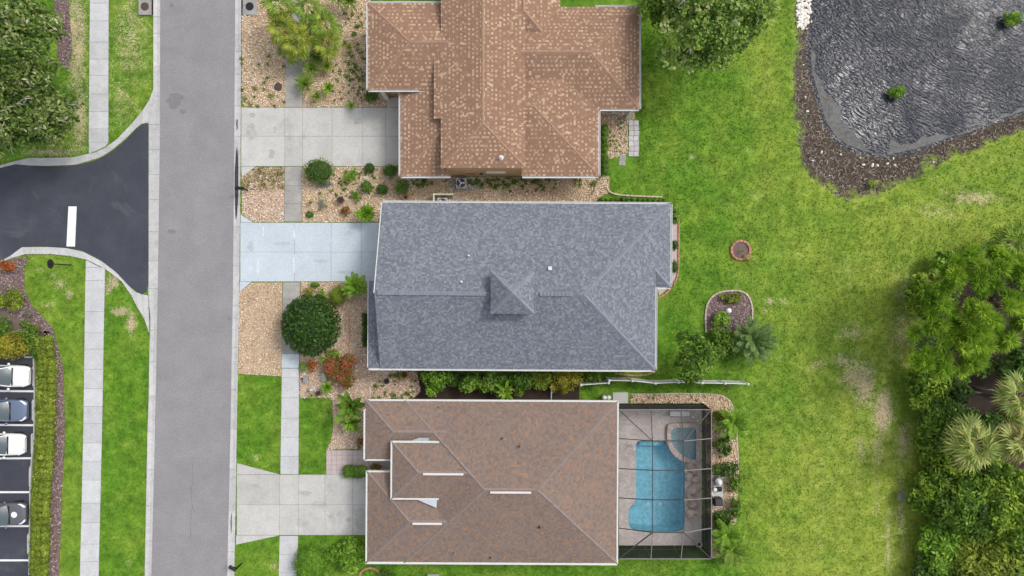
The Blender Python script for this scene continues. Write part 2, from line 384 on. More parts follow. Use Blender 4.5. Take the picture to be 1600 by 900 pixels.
def ground_z(X, Y):
    o = inpoly(X, Y, PO_); i = inpoly(X, Y, PI_)
    do = dist_poly(X, Y, PO_); di = dist_poly(X, Y, PI_)
    t = do / (do + di + 1e-6)
    z = np.where(o & ~i, WZ * t, 0.0) + np.where(o & ~i, .10*(fbm(X*1.5, Y*1.5)-.5)*np.minimum(t, 1-t)*3, 0)
    return np.where(i, WZ - np.minimum(di * .3, 1.6), z)
DRY = [(1335, 588, 24, 30, .75), (1352, 600, 22, 40, .85), (1380, 640, 18, 40, .9), (1322, 565, 26, 18, .6), (1330, 520, 30, 16, .5), (1345, 700, 12, 30, .5), (1372, 690, 14, 50, .5), (1520, 308, 50, 18, .55), (1460, 330, 40, 16, .4), (1425, 460, 40, 35, .4), (1405, 530, 22, 60, .45),
       (1205, 470, 12, 8, .7), (1195, 485, 10, 8, .6), (1225, 470, 12, 8, .5), (1210, 540, 12, 10, .5), (1280, 570, 22, 12, .5), (1408, 790, 10, 90, .45), (1412, 690, 14, 40, .6), (1388, 850, 6, 70, .5), (1370, 760, 6, 60, .35), (1282, 800, 8, 110, .3),
       (82, 430, 10, 6, .6), (95, 445, 14, 8, .75), (108, 462, 8, 10, .7), (62, 420, 10, 4, .6), (75, 478, 14, 8, .5), (188, 486, 16, 8, .9), (205, 505, 9, 20, .9), (178, 440, 12, 12, .9), (170, 450, 7, 12, .8), (200, 660, 8, 5, .4), (205, 695, 8, 8, .3), (200, 880, 8, 12, .4), (180, 840, 8, 10, .35),
       (205, 60, 34, 90, .42), (190, 160, 26, 50, .35), (120, 60, 18, 110, .62), (122, 180, 20, 70, .55), (80, 238, 50, 10, .55), (1082, 244, 9, 6, .8), (1035, 258, 14, 6, .5), (1068, 258, 8, 6, .5), (1180, 305, 40, 10, .35), (1140, 320, 20, 12, .3), (1170, 235, 8, 14, .4), (1155, 440, 10, 14, .4),
       (400, 714, 8, 6, .8), (430, 885, 12, 10, .6), (505, 850, 8, 10, .4), (1215, 560, 8, 8, .4), (1290, 690, 60, 60, .12), (1230, 420, 60, 60, .15), (1500, 270, 60, 30, .2), (1180, 40, 12, 120, .2), (1330, 420, 60, 30, .25), (1560, 240, 40, 14, .2)]
def fields(X, Y):
    px = X / S + 800; py = 450 - Y / S
    yel = .15 + .55*sstep(1060, 1350, px) + .3*sstep(600, 760, py)*sstep(1140, 1200, px) + .12*np.sin(px*.11+1.5*fbm(X*.2, Y*.1))*sstep(1140, 1220, px)*sstep(540, 640, py) - .1*sstep(350, 520, py)*sstep(1300, 1100, px) + .3*np.exp(-((px-1195)/22)**2)*sstep(330, 250, py)
    yel = yel + .08*((px > 360) & (px < 530)) + .02*(px < 235) + .25*((px < 140) & (py > 390))
    dry = np.zeros_like(px)
    for a, b, rx, ry, s in DRY: dry = np.maximum(dry, (s*.82 if a > 600 else s*.85)*np.exp(-(((px-a)/rx)**2+((py-b)/ry)**2)*.9))
    dry = dry + .20*sstep(1130, 1330, px)*fbm(X*.25, Y*.25) + .10*((px < 240) & (py < 260)) + .05*(px < 240)
    o = inpoly(X, Y, PO_)
    do = dist_poly(X, Y, PO_)
    bank = np.where(o, np.clip((do + 2.6*(fbm(X*1.5, Y*1.5)-.55)) / .5, 0, 1), 0)
    return yel, dry, bank
# one sheet: fine near the houses, running on to the horizon
POOLX0, POOLX1, POOLY0, POOLY1 = 966, 1098, 632, 852
xs = np.concatenate([[-900, -400, -150, -80], np.arange(-45, 47, .3), [80, 150, 400, 900]])
ys = np.concatenate([[-900, -400, -150, -60], np.arange(-27, 29, .3), [60, 150, 400, 900]])
GX, GY = np.meshgrid(xs, ys); nx, ny = len(xs), len(ys)
GZ = ground_z(GX, GY) - .012 + .014*(fbm(GX*.7, GY*.7)-1)
me = bpy.data.meshes.new('ground')
V = np.stack([GX, GY, GZ], -1).reshape(-1, 3)
ii, jj = np.meshgrid(np.arange(ny - 1), np.arange(nx - 1), indexing='ij')
F = np.stack([ii*nx+jj, ii*nx+jj+1, (ii+1)*nx+jj+1, (ii+1)*nx+jj], -1).reshape(-1, 4)
cx = V[F].mean(1); pxc = cx[:, 0]/S + 800; pyc = 450 - cx[:, 1]/S
F = F[~((pxc > POOLX0+6) & (pxc < POOLX1-6) & (pyc > POOLY0+8) & (pyc < POOLY1-6))]
me.from_pydata(V.tolist(), [], F.tolist())
for nm, arr in zip(('yel', 'dry', 'bank'), fields(V[:, 0], V[:, 1])):
    a = me.attributes.new(nm, 'FLOAT', 'POINT'); a.data.foreach_set('value', arr.astype(np.float32))
me.polygons.foreach_set('use_smooth', np.ones(len(F), bool)); me.materials.append(M['lawn'])
ground = tag(link('ground', me), kind='structure')
HARD = []     # plan polygons where no grass grows
def sheet(name, poly, z, mat, parent=None, keep=True, thick=.05):
    P = [xy(a, b) for a, b in poly]
    if keep: HARD.append(P)
    o = MB().prism(P, z - thick, z).build(name, mat, parent)
    if parent is None: o['kind'] = 'structure'
    return o

# --- pond
wm = MB(); Pw = [tuple(at(a, b, WZ)[:2]) for a, b in [(1215, -280), (1215, 340), (1940, 340), (1940, -280)]]
wm.add([(p[0], p[1], WZ) for p in Pw], [(0, 1, 2, 3)])
tag(wm.build('pond_water', 'pond_water'), kind='structure'); HARD.append(PO_)
# scum film along the shore: ragged strip a few millimetres above the water
def film(pts, wid, seed, label):
    sh = smooth_poly([tuple(at(a, b, WZ)[:2]) for a, b in pts], 3, False); m = MB(); r0 = np.random.RandomState(seed)
    q = []
    for i in range(len(sh) - 1):
        a, b = Vector(sh[i]), Vector(sh[i+1]); n = max(1, int((b-a).length / .22))
        for k in range(n):
            p = a.lerp(b, k/n); d = (b-a).normalized(); q.append((p, Vector((-d.y, d.x)), len(q)))
    prev = None; L = len(q)
    for p, nn, i in q:
        w = wid(i / L) * (.05 + 1.7*float(fbm(i*.16+seed, seed))**1.3) + .3*float(vnoise(i*.7, 3)-.3)
        w *= min(1, i/6, (L-1-i)/6)
        cur = ((p.x - nn.x*-.25, p.y - nn.y*-.25, WZ+.004), (p.x - nn.x*w, p.y - nn.y*w, WZ+.004))
        if prev: m.add([prev[0], prev[1], cur[1], cur[0]], [(0, 1, 2, 3), (3, 2, 1, 0)][:1])
        prev = cur
    return m
film([(1262, 68), (1263, 110), (1275, 150), (1285, 190), (1308, 224), (1345, 240), (1385, 247)], lambda t: -(.35+1.5*math.sin(PI*min(1, t*1.1))**1.0), 2, '')\
    .build('algae_film', 'film')
tag(bpy.data.objects['algae_film'], 'grey algae film floating along the curved near shore of the pond', 'algae', kind='stuff')
o = film([(1385, 247), (1420, 240), (1470, 225), (1520, 206), (1560, 191), (1600, 178), (1660, 160)], lambda t: -(1.1*(1-t)+.25), 6, '').build('algae_film', 'film')
tag(o, 'thin grey algae film under the pond bank that runs to the right edge', 'algae', kind='stuff')
# reeds and dead stalks on the bank
def scatter_poly(polys_px, dens, rng):
    out = []
    for poly in polys_px:
        P = [xy(a, b) for a, b in poly]; x = [p[0] for p in P]; y = [p[1] for p in P]
        n = int((max(x)-min(x))*(max(y)-min(y))*dens)
        q = np.stack([rng.uniform(min(x), max(x), n), rng.uniform(min(y), max(y), n)], 1)
        out.append(q[inpoly(q[:, 0], q[:, 1], P)])
    return np.concatenate(out)
def flat_chips(pts, z, lr, wr, mat, name, rng, tilt=.35):
    n = len(pts); a = rng.uniform(0, 2*PI, n); L = rng.uniform(*lr, n); W = rng.uniform(*wr, n)
    d = np.stack([np.cos(a), np.sin(a), rng.uniform(-tilt, tilt, n)], 1)*L[:, None]
    e = np.stack([-np.sin(a), np.cos(a), rng.uniform(-tilt, tilt, n)], 1)*W[:, None]
    c = np.concatenate([pts, (z + rng.uniform(.01, .06, n))[:, None]], 1)
    V = np.stack([c-d-e, c+d-e, c+d+e, c-d+e], 1)
    return np_mesh(name, V, 4, rng.rand(n), mat)
pb = scatter_poly([pond_out], 60, NR); pb = pb[~inpoly(pb[:, 0], pb[:, 1], PI_)]
pb = pb[(pb[:, 0] < 46) & (pb[:, 1] < 26)]; dpo = dist_poly(pb[:, 0], pb[:, 1], PO_); pb = pb[dpo > .35*NR.rand(len(pb))]
o = link('bank_debris', flat_chips(pb, ground_z(pb[:, 0], pb[:, 1]), (.03, .17), (.008, .03), 'debris', 'bank_debris', NR, .25))
tag(o, 'brown reed litter and twigs covering the pond bank', 'litter', kind='stuff')

# --- main road and side road
rl = lin([-60, 0, 225, 450, 675, 900, 960], [251.5, 250.7, 250, 247, 242.5, 237, 235.5]); rr_ = lin([-60, 0, 225, 450, 675, 900, 960], [368, 367.5, 366, 364, 360, 355, 353.5])
ysr = list(range(-60, 961, 60))
sheet('road', [(rl(y), y) for y in ysr] + [(rr_(y), y) for y in ysr[::-1]], .012, 'road_asphalt')
side = [(-60, 262), (0, 263), (35, 254), (46, 253), (47, 259), (60, 259.5), (100, 260), (130, 256), (150, 250), (165, 243), (185, 229), (200, 215), (213, 201), (222, 194), (229, 192), (232, 196), (232, 440), (229, 456), (222, 459.5), (214, 456), (200, 445), (180, 424), (165, 412), (150, 402), (125, 391), (100, 387), (60, 385), (34, 386), (34, 395), (15, 400), (0, 408), (-60, 432)]
sheet('side_road', side, .010, 'dark_asphalt')
sb = MB().prism([xy(107, 322.5), xy(120, 322.5), xy(117.3, 385.3), xy(104, 385)], .006, .0145).build('stop_line', 'white_paint', bpy.data.objects['side_road'])
sheet('parking_lot', [(-80, 555), (52, 558), (54, 560), (46, 905), (46, 960), (-80, 960)], .010, 'dark_asphalt')
lot = bpy.data.objects['parking_lot']
for y0, y1, xe in ((610, 611.5, 55), (663, 664.5, 54), (716.5, 716, 52.5), (769, 769, 48), (822, 822, 47.5), (875.5, 875.5, 47.5)):
    MB().prism([xy(-75, y0-1.5), xy(xe, y1-1.6), xy(xe, y1+1.4), xy(-75, y0+1.5)], .005, .0145).build('bay_line', 'white_paint', lot)
MB().prism([xy(40, 556.5), xy(53, 556.5), xy(53, 559), xy(40, 559)], .005, .16).build('lot_kerb', 'kerb_concrete', lot)
lk = [(53, 559), (54.5, 600), (54.5, 640), (54, 680), (50, 720), (47.5, 770), (47, 840), (46, 905), (46, 950)]
for a, b in zip(lk[:-1], lk[1:]): MB().prism([xy(a[0], a[1]), xy(a[0]+1.6, a[1]), xy(b[0]+1.6, b[1]-.3), xy(b[0], b[1]-.3)], .0, .15).build('lot_kerb', 'kerb_concrete', lot)

# --- kerbs: each cast length is a piece
def kerb_piece(parent, lo, ro, name='kerb_length', mat='kerb_concrete', zl=.075, zm=.02, zr=.045, mid=.55, gap=.02):
    """lo, ro: the two long edges (lists of px), lo = lawn side"""
    A = [Vector(xy(*p)) for p in lo]; B = [Vector(xy(*p)) for p in ro]
    A[-1] += (A[-2]-A[-1]).normalized()*gap; B[-1] += (B[-2]-B[-1]).normalized()*gap
    m = MB(); prev = None
    for a, b in zip(A, B):
        c = a.lerp(b, mid); a2 = a.lerp(b, .12)
        cur = [(a.x, a.y, -.06), (a.x, a.y, zl), (a2.x, a2.y, zl), (c.x, c.y, zm), (b.x, b.y, zr), (b.x, b.y, -.06)]
        if prev:
            m.add(prev + cur, [(i, i+1, 7+i, 6+i) for i in range(5)] + ([(5, 4, 3, 2, 1, 0)] if prev is first else []))
        else: first = cur
        prev = cur
    m.add(prev, [(0, 1, 2, 3, 4, 5)])
    HARD.append([tuple(p) for p in A] + [tuple(p) for p in B[::-1]])
    return m.build(name, mat, parent)
ks = tag(empty('kerb'), kind='structure')
ll = lin([-60, 0, 120, 160, 192, 460, 500, 540, 620, 675, 900, 960], [240.5, 240, 240, 240, 232.3, 232, 236, 234, 233, 231, 226.5, 225])
cuts = [-55, -10, 26, 53, 104, 150, 194.5, 234, 273, 312, 362, 408, 451, 516, 566, 620, 675, 733, 790, 845, 900, 950]
for a, b in zip(cuts[:-1], cuts[1:]):
    yy = [a + (b-a)*k/3 for k in range(4)]
    if 190 < a < 450: kerb_piece(ks, [(ll(y)+.3, y) for y in yy], [(rl(y)-.2, y) for y in yy], zl=.022, zm=.018, zr=.03)
    else: kerb_piece(ks, [(ll(y), y) for y in yy], [(rl(y)-.2, y) for y in yy], zl=.06)
kr = lin([-60, 0, 225, 450, 675, 900, 960], [377.5, 377, 376, 374, 370, 366, 364.5])
cuts = [-60, -8, 55, 80.5, 117, 166, 213, 262, 320, 354.5, 416, 478, 543, 609, 670, 733, 798, 862, 920, 960]
for a, b in zip(cuts[:-1], cuts[1:]):
    yy = [a + (b-a)*k/3 for k in range(4)]
    drv = (160 < a < 262) or (330 < a < 440) or (725 < a < 850)
    kerb_piece(ks, [(kr(y), y) for y in yy], [(rr_(y)+.2, y) for y in yy], zl=.03 if drv else .06, zm=.016, zr=.03)
nout = [(240, 140), (234, 156), (224, 172), (206, 194), (184, 217), (165, 231), (150, 238), (115, 246), (75, 247), (47, 247), (20, 253), (0, 259), (-40, 259)]
nin = [(239.7, 191.5), (231, 191.6), (221, 193.6), (212, 200.6), (198, 215), (178, 232), (158, 245.5), (118, 257.3), (75, 259.2), (46.5, 258.5), (24, 256.5), (0, 262.3), (-40, 261.5)]
sout = [(233.4, 520), (226, 498), (215, 480), (206, 462), (191, 440), (165, 420), (135, 405.5), (110, 400), (80, 397), (40, 397), (20, 403), (0, 411), (-40, 428)]
sin_ = [(231.8, 461.5), (222, 460.2), (213, 457), (205, 450.5), (182, 426), (160, 409), (130, 393.2), (104, 387.8), (75, 386), (34.5, 386.3), (16, 400), (0, 408.4), (-40, 424)]
for A, B in ((nout, nin), (sout, sin_)):
    for i in range(len(A) - 1):
        kerb_piece(ks, [A[i], A[i+1]], [B[i], B[i+1]], zl=.06, zm=.03, zr=.024, mid=.6)
def blotch(parent, px, py, rx, ry, seed, mat, z, name='stain'):
    r_ = random.Random(seed); c = xy(px, py); n = 22; P = []
    for k in range(n):
        a = 2*PI*k/n; f = .6 + .6*float(vnoise(seed+2.2*math.cos(a)+9, seed*1.7+2.2*math.sin(a)+9)); P.append((c[0]+rx*S*f*math.cos(a), c[1]+ry*S*f*math.sin(a)))
    MB().prism(P, z-.003, z+.002).build(name, mat, parent)
rd_ = bpy.data.objects['road']
for k, (a, b, c_, d_) in enumerate(((273, 158, 15, 12), (286, 174, 5, 4), (284, 152, 4, 3), (268, 9, 4, 3), (268, 362, 8, 4), (359, 497, 2.5, 2.5))): blotch(rd_, a, b, c_, d_, k*3.1, 'road_stain', .0145+k*.0006)
for pts in ([(304, 800), (300, 790), (299, 772), (297, 760)], [(301, 792), (299, 800), (298, 815), (298, 845)], [(300, 720), (302, 745), (299, 765)]):
    q = [Vector(xy(*p_)) for p_ in smooth_poly(pts, 2, False)]; m = MB()
    for a, b in zip(q[:-1], q[1:]): m.bar((a.x, a.y, .0135), (b.x, b.y, .0135), .035, .004)
    m.build('crack', 'road_crack', rd_)
# wet patches standing in the gutter
def puddle(y0, y1, w, label, off=.45):
    n = 14; L = []; Rr = []
    for k in range(n + 1):
        y = y0 + (y1-y0)*k/n; ww = w*math.sin(PI*k/n)**.6*(.9+.2*R.random()); xm = rr_(y)*(1-off)+kr(y)*off + .7*math.sin(k*.8)*.3
        L.append(xy(xm-ww/2, y)); Rr.append(xy(xm+ww/2, y))
    m = MB()
    for k in range(n): m.add([(*L[k], .046), (*Rr[k], .046), (*Rr[k+1], .046), (*L[k+1], .046)], [(3, 2, 1, 0)])
    tag(m.build('puddle', 'puddle'), label, 'puddle', kind='stuff')
puddle(229, 344, 6.0, 'long dark puddle in the gutter beside the black mailbox')
puddle(185, 204, 2.2, 'short dark puddle in the gutter at the weedy driveway')
puddle(800, 835, 1.3, 'thin damp streak in the gutter at the lowest driveway')

# --- walks and driveways: every slab a piece
def slabs(parent, quads, mat, z=.035, gap=.014, name='slab'):
    for q in quads:
        P = [Vector(xy(*p)) for p in q]; c = sum(P, Vector((0, 0)))/len(P)
        HARD.append([tuple(p) for p in P])
        Pq = [p + (c-p).normalized()*gap for p in P]; zz = z + R.uniform(-.003, .003)
        MB().prism([tuple(p) for p in Pq], -.08, zz).build(name, mat, parent, bevel=.006)
def bed_under(parent, quads, z=.012):
    m = MB()
    for q in quads: m.prism([xy(*p) for p in q], -.06, z)
    m.build('joint_sand', 'joint_sand', parent)
def walk(name, fl, fr, cuts, mat):
    p = tag(empty(name), kind='structure')
    q = [[(fl(a), a), (fr(a), a), (fr(b), b), (fl(b), b)] for a, b in zip(cuts[:-1], cuts[1:])]
    slabs(p, q, mat); bed_under(p, q); return p
wl = lin([0, 225, 420, 450, 675, 900], [140.6, 138.7, 134, 133.3, 130.3, 125]); wr = lin([0, 225, 420, 450, 675, 900], [170, 169.5, 164.5, 163.7, 159.7, 154.3])
walk('pavement', wl, wr, [-50, -22, 5, 33, 66, 92.5, 118, 147, 174.5, 201.5, 222], 'walk_concrete')
pv = bpy.data.objects['pavement']
slabs(pv, [[(139, 222), (169.5, 222), (165, 229), (151, 236), (139, 240)]], 'walk_concrete')
walk('pavement', wl, wr, [418, 438, 487, 520, 545.5, 577, 607, 635, 662, 692, 721, 750, 786, 816.5, 850, 877, 905, 935], 'walk_concrete')
slabs(bpy.data.objects['pavement.001'], [[(134.8, 407), (164, 421), (164, 417.8), (134.8, 417.8)], ], 'walk_concrete') if False else None
MB().prism([xy(134.5, 406.5), xy(163.5, 420.5), xy(163.5, 417.9), xy(134.5, 417.9)][:3] + [xy(134.3, 417.7)], -.08, .034).build('slab', 'walk_concrete', bpy.data.objects['pavement.001'])
fl = lin([0, 168, 347, 440, 575, 742, 840, 900], [446, 446, 444, 442, 440.5, 438, 437, 435.5]); frr = lin([0, 168, 347, 440, 575, 742, 840, 900], [474, 472.5, 471.5, 469, 467.5, 466.5, 466, 464])
fw = walk('footpath', fl, frr, [-40, -10, 20, 52, 80, 107, 136, 167.5], 'old_concrete')
fw2 = walk('footpath', fl, frr, [260.5, 290, 318.5, 346.5], 'old_concrete')
fw3 = walk('footpath', fl, frr, [441, 467, 495, 525, 553], 'old_concrete')
slabs(fw3, [[(fl(553), 553), (frr(553), 553), (frr(575), 575), (fl(575), 575)]], 'painted_concrete')
fw4 = walk('footpath', fl, frr, [575.5, 590, 621.5, 653.5, 683, 713, 741], 'walk_concrete')
fw5 = walk('footpath', fl, frr, [837, 866, 894, 925, 955], 'walk_concrete')
def drive(name, xsl, ysl, mat, extra=()):
    p = tag(empty(name), kind='structure')
    q = [[(a, c), (b, c), (b, d), (a, d)] for a, b in zip(xsl[:-1], xsl[1:]) for c, d in zip(ysl[:-1], ysl[1:])] + list(extra)
    slabs(p, q, mat); bed_under(p, q); return p
drive('driveway', [377, 445, 473, 519, 566, 603, 634], [168, 213, 260], 'drive_concrete', [[(377, 260.2), (400, 260.2), (378, 277)], [(604, 152), (634, 152), (634, 167.8), (604, 167.8)]])
drive('driveway', [375.5, 460, 517.5, 564.5, 606], [348, 394, 440], 'painted_concrete', [[(376, 335), (396, 347.8), (376, 347.8)], [(375, 440.2), (394, 440.2), (374.5, 456)]])
drive('driveway', [370, 437, 466.5, 508, 551, 586], [741.5, 788.5, 836], 'drive_concrete', [[(370.5, 723.5), (437, 741.2), (370, 741.2)], [(369, 836.3), (437, 836.3), (368.5, 851)]])

for nm, lst in (('driveway', ((392, 205, 9, 14), (430, 203, 3, 6), (425, 240, 5, 8), (394, 180, 6, 4), (560, 190, 8, 5), (585, 200, 5, 4))), ('driveway.002', ((515, 759, 4, 4), (532, 803, 7, 5), (518, 806, 5, 4), (545, 812, 5, 5), (478, 770, 10, 4), (562, 820, 7, 9), (395, 760, 12, 4)))):
    for k, (a, b, c_, d_) in enumerate(lst): blotch(bpy.data.objects[nm], a, b, c_, d_, k*2.3+len(nm), 'drive_stain', .0425+k*.0006)
for k, (a, b, c_, d_, mt_) in enumerate(((460, 366, 1.6, 9, 'paint_scuff'), (459.5, 415, 1.3, 20, 'paint_scuff'), (403, 418, 3, 13, 'paint_scuff'), (412, 362, 1.6, 9, 'paint_scuff'), (440, 380, 14, 3, 'paint_dirt'), (500, 408, 10, 3, 'paint_dirt'), (392, 385, 6, 9, 'paint_dirt'), (545, 365, 8, 4, 'paint_dirt'), (540, 425, 12, 3, 'paint_dirt'))): blotch(bpy.data.objects['driveway.001'], a, b, c_, d_, k*1.9+4, mt_, .0425+k*.0006)
# --- planting beds: base sheet, stones or bark lying on it
def stones(polys_px, dens, name, mat, label, rng, rad=(.035, .085), zb=.02):
    pts = scatter_poly(polys_px, dens, rng); n = len(pts)
    base = np.array([(1, 0, 0), (0, 1, 0), (-1, 0, 0), (0, -1, 0), (0, 0, .75), (0, 0, -.4)], float)
    rr2 = rng.uniform(*rad, n); V = base[None]*rr2[:, None, None]*rng.uniform(.65, 1.3, (n, 6, 3))
    a = rng.uniform(0, 2*PI, n); c, s_ = np.cos(a), np.sin(a)
    X = V[..., 0]*c[:, None]-V[..., 1]*s_[:, None]; Y = V[..., 0]*s_[:, None]+V[..., 1]*c[:, None]; V[..., 0] = X; V[..., 1] = Y
    V[..., 0] += pts[:, :1]; V[..., 1] += pts[:, 1:]; V[..., 2] += zb + rng.uniform(0, .04, n)[:, None]
    F = [(0, 1, 4), (1, 2, 4), (2, 3, 4), (3, 0, 4), (1, 0, 5), (2, 1, 5), (3, 2, 5), (0, 3, 5)]
    return tag(link(name, np_mesh_shared(name, V, F, rng.rand(n), mat)), label, 'gravel', kind='stuff')
bedA = [(378, -20), (446, -20), (446, 167), (382, 167), (378, 158)]
bedB = [(474, -20), (579, -20), (579, 140), (606, 152), (603, 167), (473, 167)]
bedC = [(378, 296), (444, 295), (443.5, 347), (396, 347), (378, 335)]
bedC2 = [(400, 262), (444, 262), (444, 295), (379, 297), (378, 277)]
bedD = [(472.5, 261), (634, 261), (634, 276), (952, 276), (952, 300), (935, 310), (930, 322), (600, 322), (600, 347), (472, 347)]
bedE = [(394, 441.5), (441, 441.5), (440.5, 588), (372.5, 584), (373.5, 457)]
bedF = [(470, 441), (596, 441), (596, 470), (580, 480), (580, 568), (650, 568), (657, 612), (640, 628), (576, 628), (576, 704), (548, 701), (510, 703), (516, 692), (521, 670), (519, 625), (512, 621), (468.5, 622), (468.5, 560)]
bedG = [(985, 619), (1000, 616), (1090, 616.5), (1128, 617), (1142, 628), (1147, 645), (1152, 690), (1152, 760), (1153, 800), (1140, 872), (1108, 872), (1100, 630), (985, 630)]
bedH = [(934, 172), (992, 172), (992, 186), (981, 190), (981, 240), (955, 248), (934, 248)]
for b, mat in ((bedA, 'bed_soil'), (bedB, 'bed_soil'), (bedC, 'bed_soil'), (bedC2, 'bed_soil'), (bedD, 'bed_soil'), (bedE, 'bed_soil'), (bedF, 'bed_soil'), (bedG, 'bed_soil'), (bedH, 'bed_soil')):
    sheet('planting_bed', b, .008, mat)
stones([bedA, bedB], 95, 'gravel', 'river_stone', 'tan river gravel in the front beds of the house with cream flecked tiles', NR)
stones([bedC, bedC2], 95, 'gravel', 'pink_stone', 'pinkish gravel strip above the pale blue painted driveway', NR)
stones([bedD], 90, 'gravel', 'river_stone', 'tan gravel between the tan tiled house and the grey shingled house', NR)
stones([bedE], 105, 'gravel', 'river_stone', 'pale gravel strip by the road below the pale blue driveway', NR, (.03, .07))
stones([bedF], 95, 'gravel', 'pink_stone', 'pinkish gravel in the shrub bed left of the grey shingled house', NR)
stones([bedG], 90, 'gravel', 'river_stone', 'tan gravel border wrapped round the pool cage', NR)
stones([bedH], 80, 'gravel', 'river_stone', 'loose tan gravel beside the grey stepping pavers', NR)
# mulch
mulA = [(84, -20), (106, -20), (110, 40), (112, 80), (106, 108), (92, 100), (88, 50)]
mulB = [(0, 414), (20, 404), (44, 401), (38, 420), (38, 452), (50, 478), (66, 494), (82, 512), (90, 540), (98, 570), (101, 640), (101, 700), (97, 760), (95, 830), (92, 900), (92, 950), (70, 950), (74, 860), (79, 780), (82, 720), (84, 640), (80, 580), (72, 540), (52, 512), (30, 500), (0, 480)]
mulC = smooth_poly([(1102, 520), (1101, 478), (1112, 462), (1135, 454), (1160, 454), (1172, 466), (1176, 490), (1172, 512), (1150, 524)], 2)
mulD = [(40, 556), (80, 556), (80, 520), (30, 500), (0, 480), (-60, 470), (-60, 555)]
for b in (mulA, mulB, mulC, mulD): sheet('mulch_bed', b, .008, 'mulch_soil')
sheet('mulch_bed', [(650, 584), (930, 590), (905, 602), (905, 632), (640, 632)], .007, 'shaded_soil')
for b, lab in ((mulA, 'dark bark mulch strip at the edge of the oak'), (mulB, 'winding purple brown bark mulch strip beside the hedge'), (mulC, 'purple bark mulch in the rounded island bed on the back lawn')):
    pts = scatter_poly([b], 120, NR)
    o = link('bark_mulch', flat_chips(pts, np.full(len(pts), .012), (.03, .10), (.012, .035), 'bark', 'bark_mulch', NR, .5)); tag(o, lab, 'mulch', kind='stuff')
HARD.append([xy(*p) for p in [(0, 250), (60, 250), (-40, -20), (-60, 250)]])

# --- pool, spa, deck
deck = [(966, 632), (1097, 632.5), (1097, 852), (966, 852)]
pool = smooth_poly([(993.5, 696), (995, 690), (1001, 688.5), (1010, 688.5), (1034, 688.7), (1040, 689.2), (1044, 701), (1052, 712), (1062, 719.5), (1068, 722.5), (1070, 726), (1070, 740), (1070, 806), (1070, 820), (1066, 828), (1058, 830.5), (1046, 830.8), (1004, 830.8), (992, 828.5), (985, 825), (982, 817), (982, 811), (982, 799), (983, 794), (988, 788.5), (992.5, 783), (993.5, 777), (993.5, 766), (993.5, 708)], 1)
spa = smooth_poly([(1047.5, 675), (1049, 669.5), (1053, 667.5), (1062, 667.3), (1080, 667.5), (1085.8, 667.7), (1086.5, 669), (1086.5, 680), (1086.5, 706), (1086.5, 718), (1076, 716), (1064, 710), (1055, 701), (1049, 692), (1047.5, 686)], 1)
spo = smooth_poly([(1041, 664), (1046, 660.3), (1070, 660), (1091, 660.5), (1091.5, 690), (1091.5, 724), (1076, 722.5), (1062, 718.5), (1052, 711), (1044.5, 701), (1041, 688)], 1)
def holed(outer, holes, z):
    loops = [[Vector((*xy(*p), 0)) for p in outer]] + [[Vector((*xy(*p), 0)) for p in h] for h in holes]
    allv = [v for l in loops for v in l]; m = MB(); fs = []
    for t in tessellate_polygon(loops):
        a, b, c = [allv[i] for i in t]
        fs.append(t if (b-a).cross(c-a).z > 0 else t[::-1])
    m.add([(v.x, v.y, z) for v in allv], fs); return m, loops
HARD.append([xy(*p) for p in [(964, 630), (1113, 630), (1113, 875), (964, 875)]])
m, loops = holed(deck, [pool], .03)
lp = loops[0]; n = len(lp)
m.add([(v.x, v.y, -.2) for v in lp] + [(v.x, v.y, .03) for v in lp], [(i, (i+1) % n, n+(i+1) % n, n+i) for i in range(n)][::1])
dk = tag(m.build('pool_deck', 'pool_deck'), kind='structure')
pe = empty('swimming_pool', at(1030, 760), 0, 'kidney cornered blue swimming pool with steps inside the screened cage', 'pool')
def ppart(name, mb, mat, parent=pe, **k):
    o = mb.build(name, mat, parent, **k)
    if parent is pe: o.matrix_parent_inverse = Matrix.Translation(-Vector(pe.location))
    return o
m = MB(); P = [xy(*p) for p in pool]; n = len(P)
def pz(p): return -1.15 - .5*sstep(-14, -19, p[1])
m.add([(p[0], p[1], .028) for p in P] + [(p[0], p[1], float(pz(p))) for p in P], [((i+1) % n, i, n+i, n+(i+1) % n) for i in range(n)])
tri = tessellate_polygon([[Vector((*p, 0)) for p in P]])
fs = []
for t_ in tri:
    a, b, c = [Vector(P[i]) for i in t_]; fs.append(t_ if (b-a).cross(c-a) > 0 else t_[::-1])
m.add([(p[0], p[1], float(pz(p))) for p in P], fs)
ppart('pool_shell', m, 'pool_plaster')
m = MB(); m.add([(p[0], p[1], -.10) for p in P], fs); ppart('water', m, 'pool_water')
Pc = sum((Vector(p) for p in P), Vector((0, 0)))/n
m = MB()
for i in range(n):
    a, b = Vector(P[i]), Vector(P[(i+1) % n]); a2, b2 = a.lerp(Pc, .004), b.lerp(Pc, .004)
    m.add([(a2.x, a2.y, -.02), (b2.x, b2.y, -.02), (b2.x, b2.y, -.2), (a2.x, a2.y, -.2)], [(0, 1, 2, 3), (3, 2, 1, 0)][:1])
ppart('waterline_tile', m, 'pool_tile')
for k, (xa, xb, zz) in enumerate(((982.5, 986, -.35), (986, 989.5, -.6), (989.5, 993, -.85))):
    ppart('step', MB().prism([xy(xa, 797), xy(xb, 797), xy(xb, 822), xy(xa, 822)], -1.6, zz), 'pool_plaster')
ppart('bench_ledge', MB().prism([xy(1001, 691.5), xy(1038, 691.5), xy(1040, 698), xy(1001, 698)], -1.2, -.5), 'pool_plaster')
for q in ((1019, 797), (1038, 797)): 
    v = xy(*q); ppart('drain', MB().lathe([(.16, 0), (.16, .03), (.02, .05)], (v[0], v[1], float(pz(v))), 14), 'white_paint')
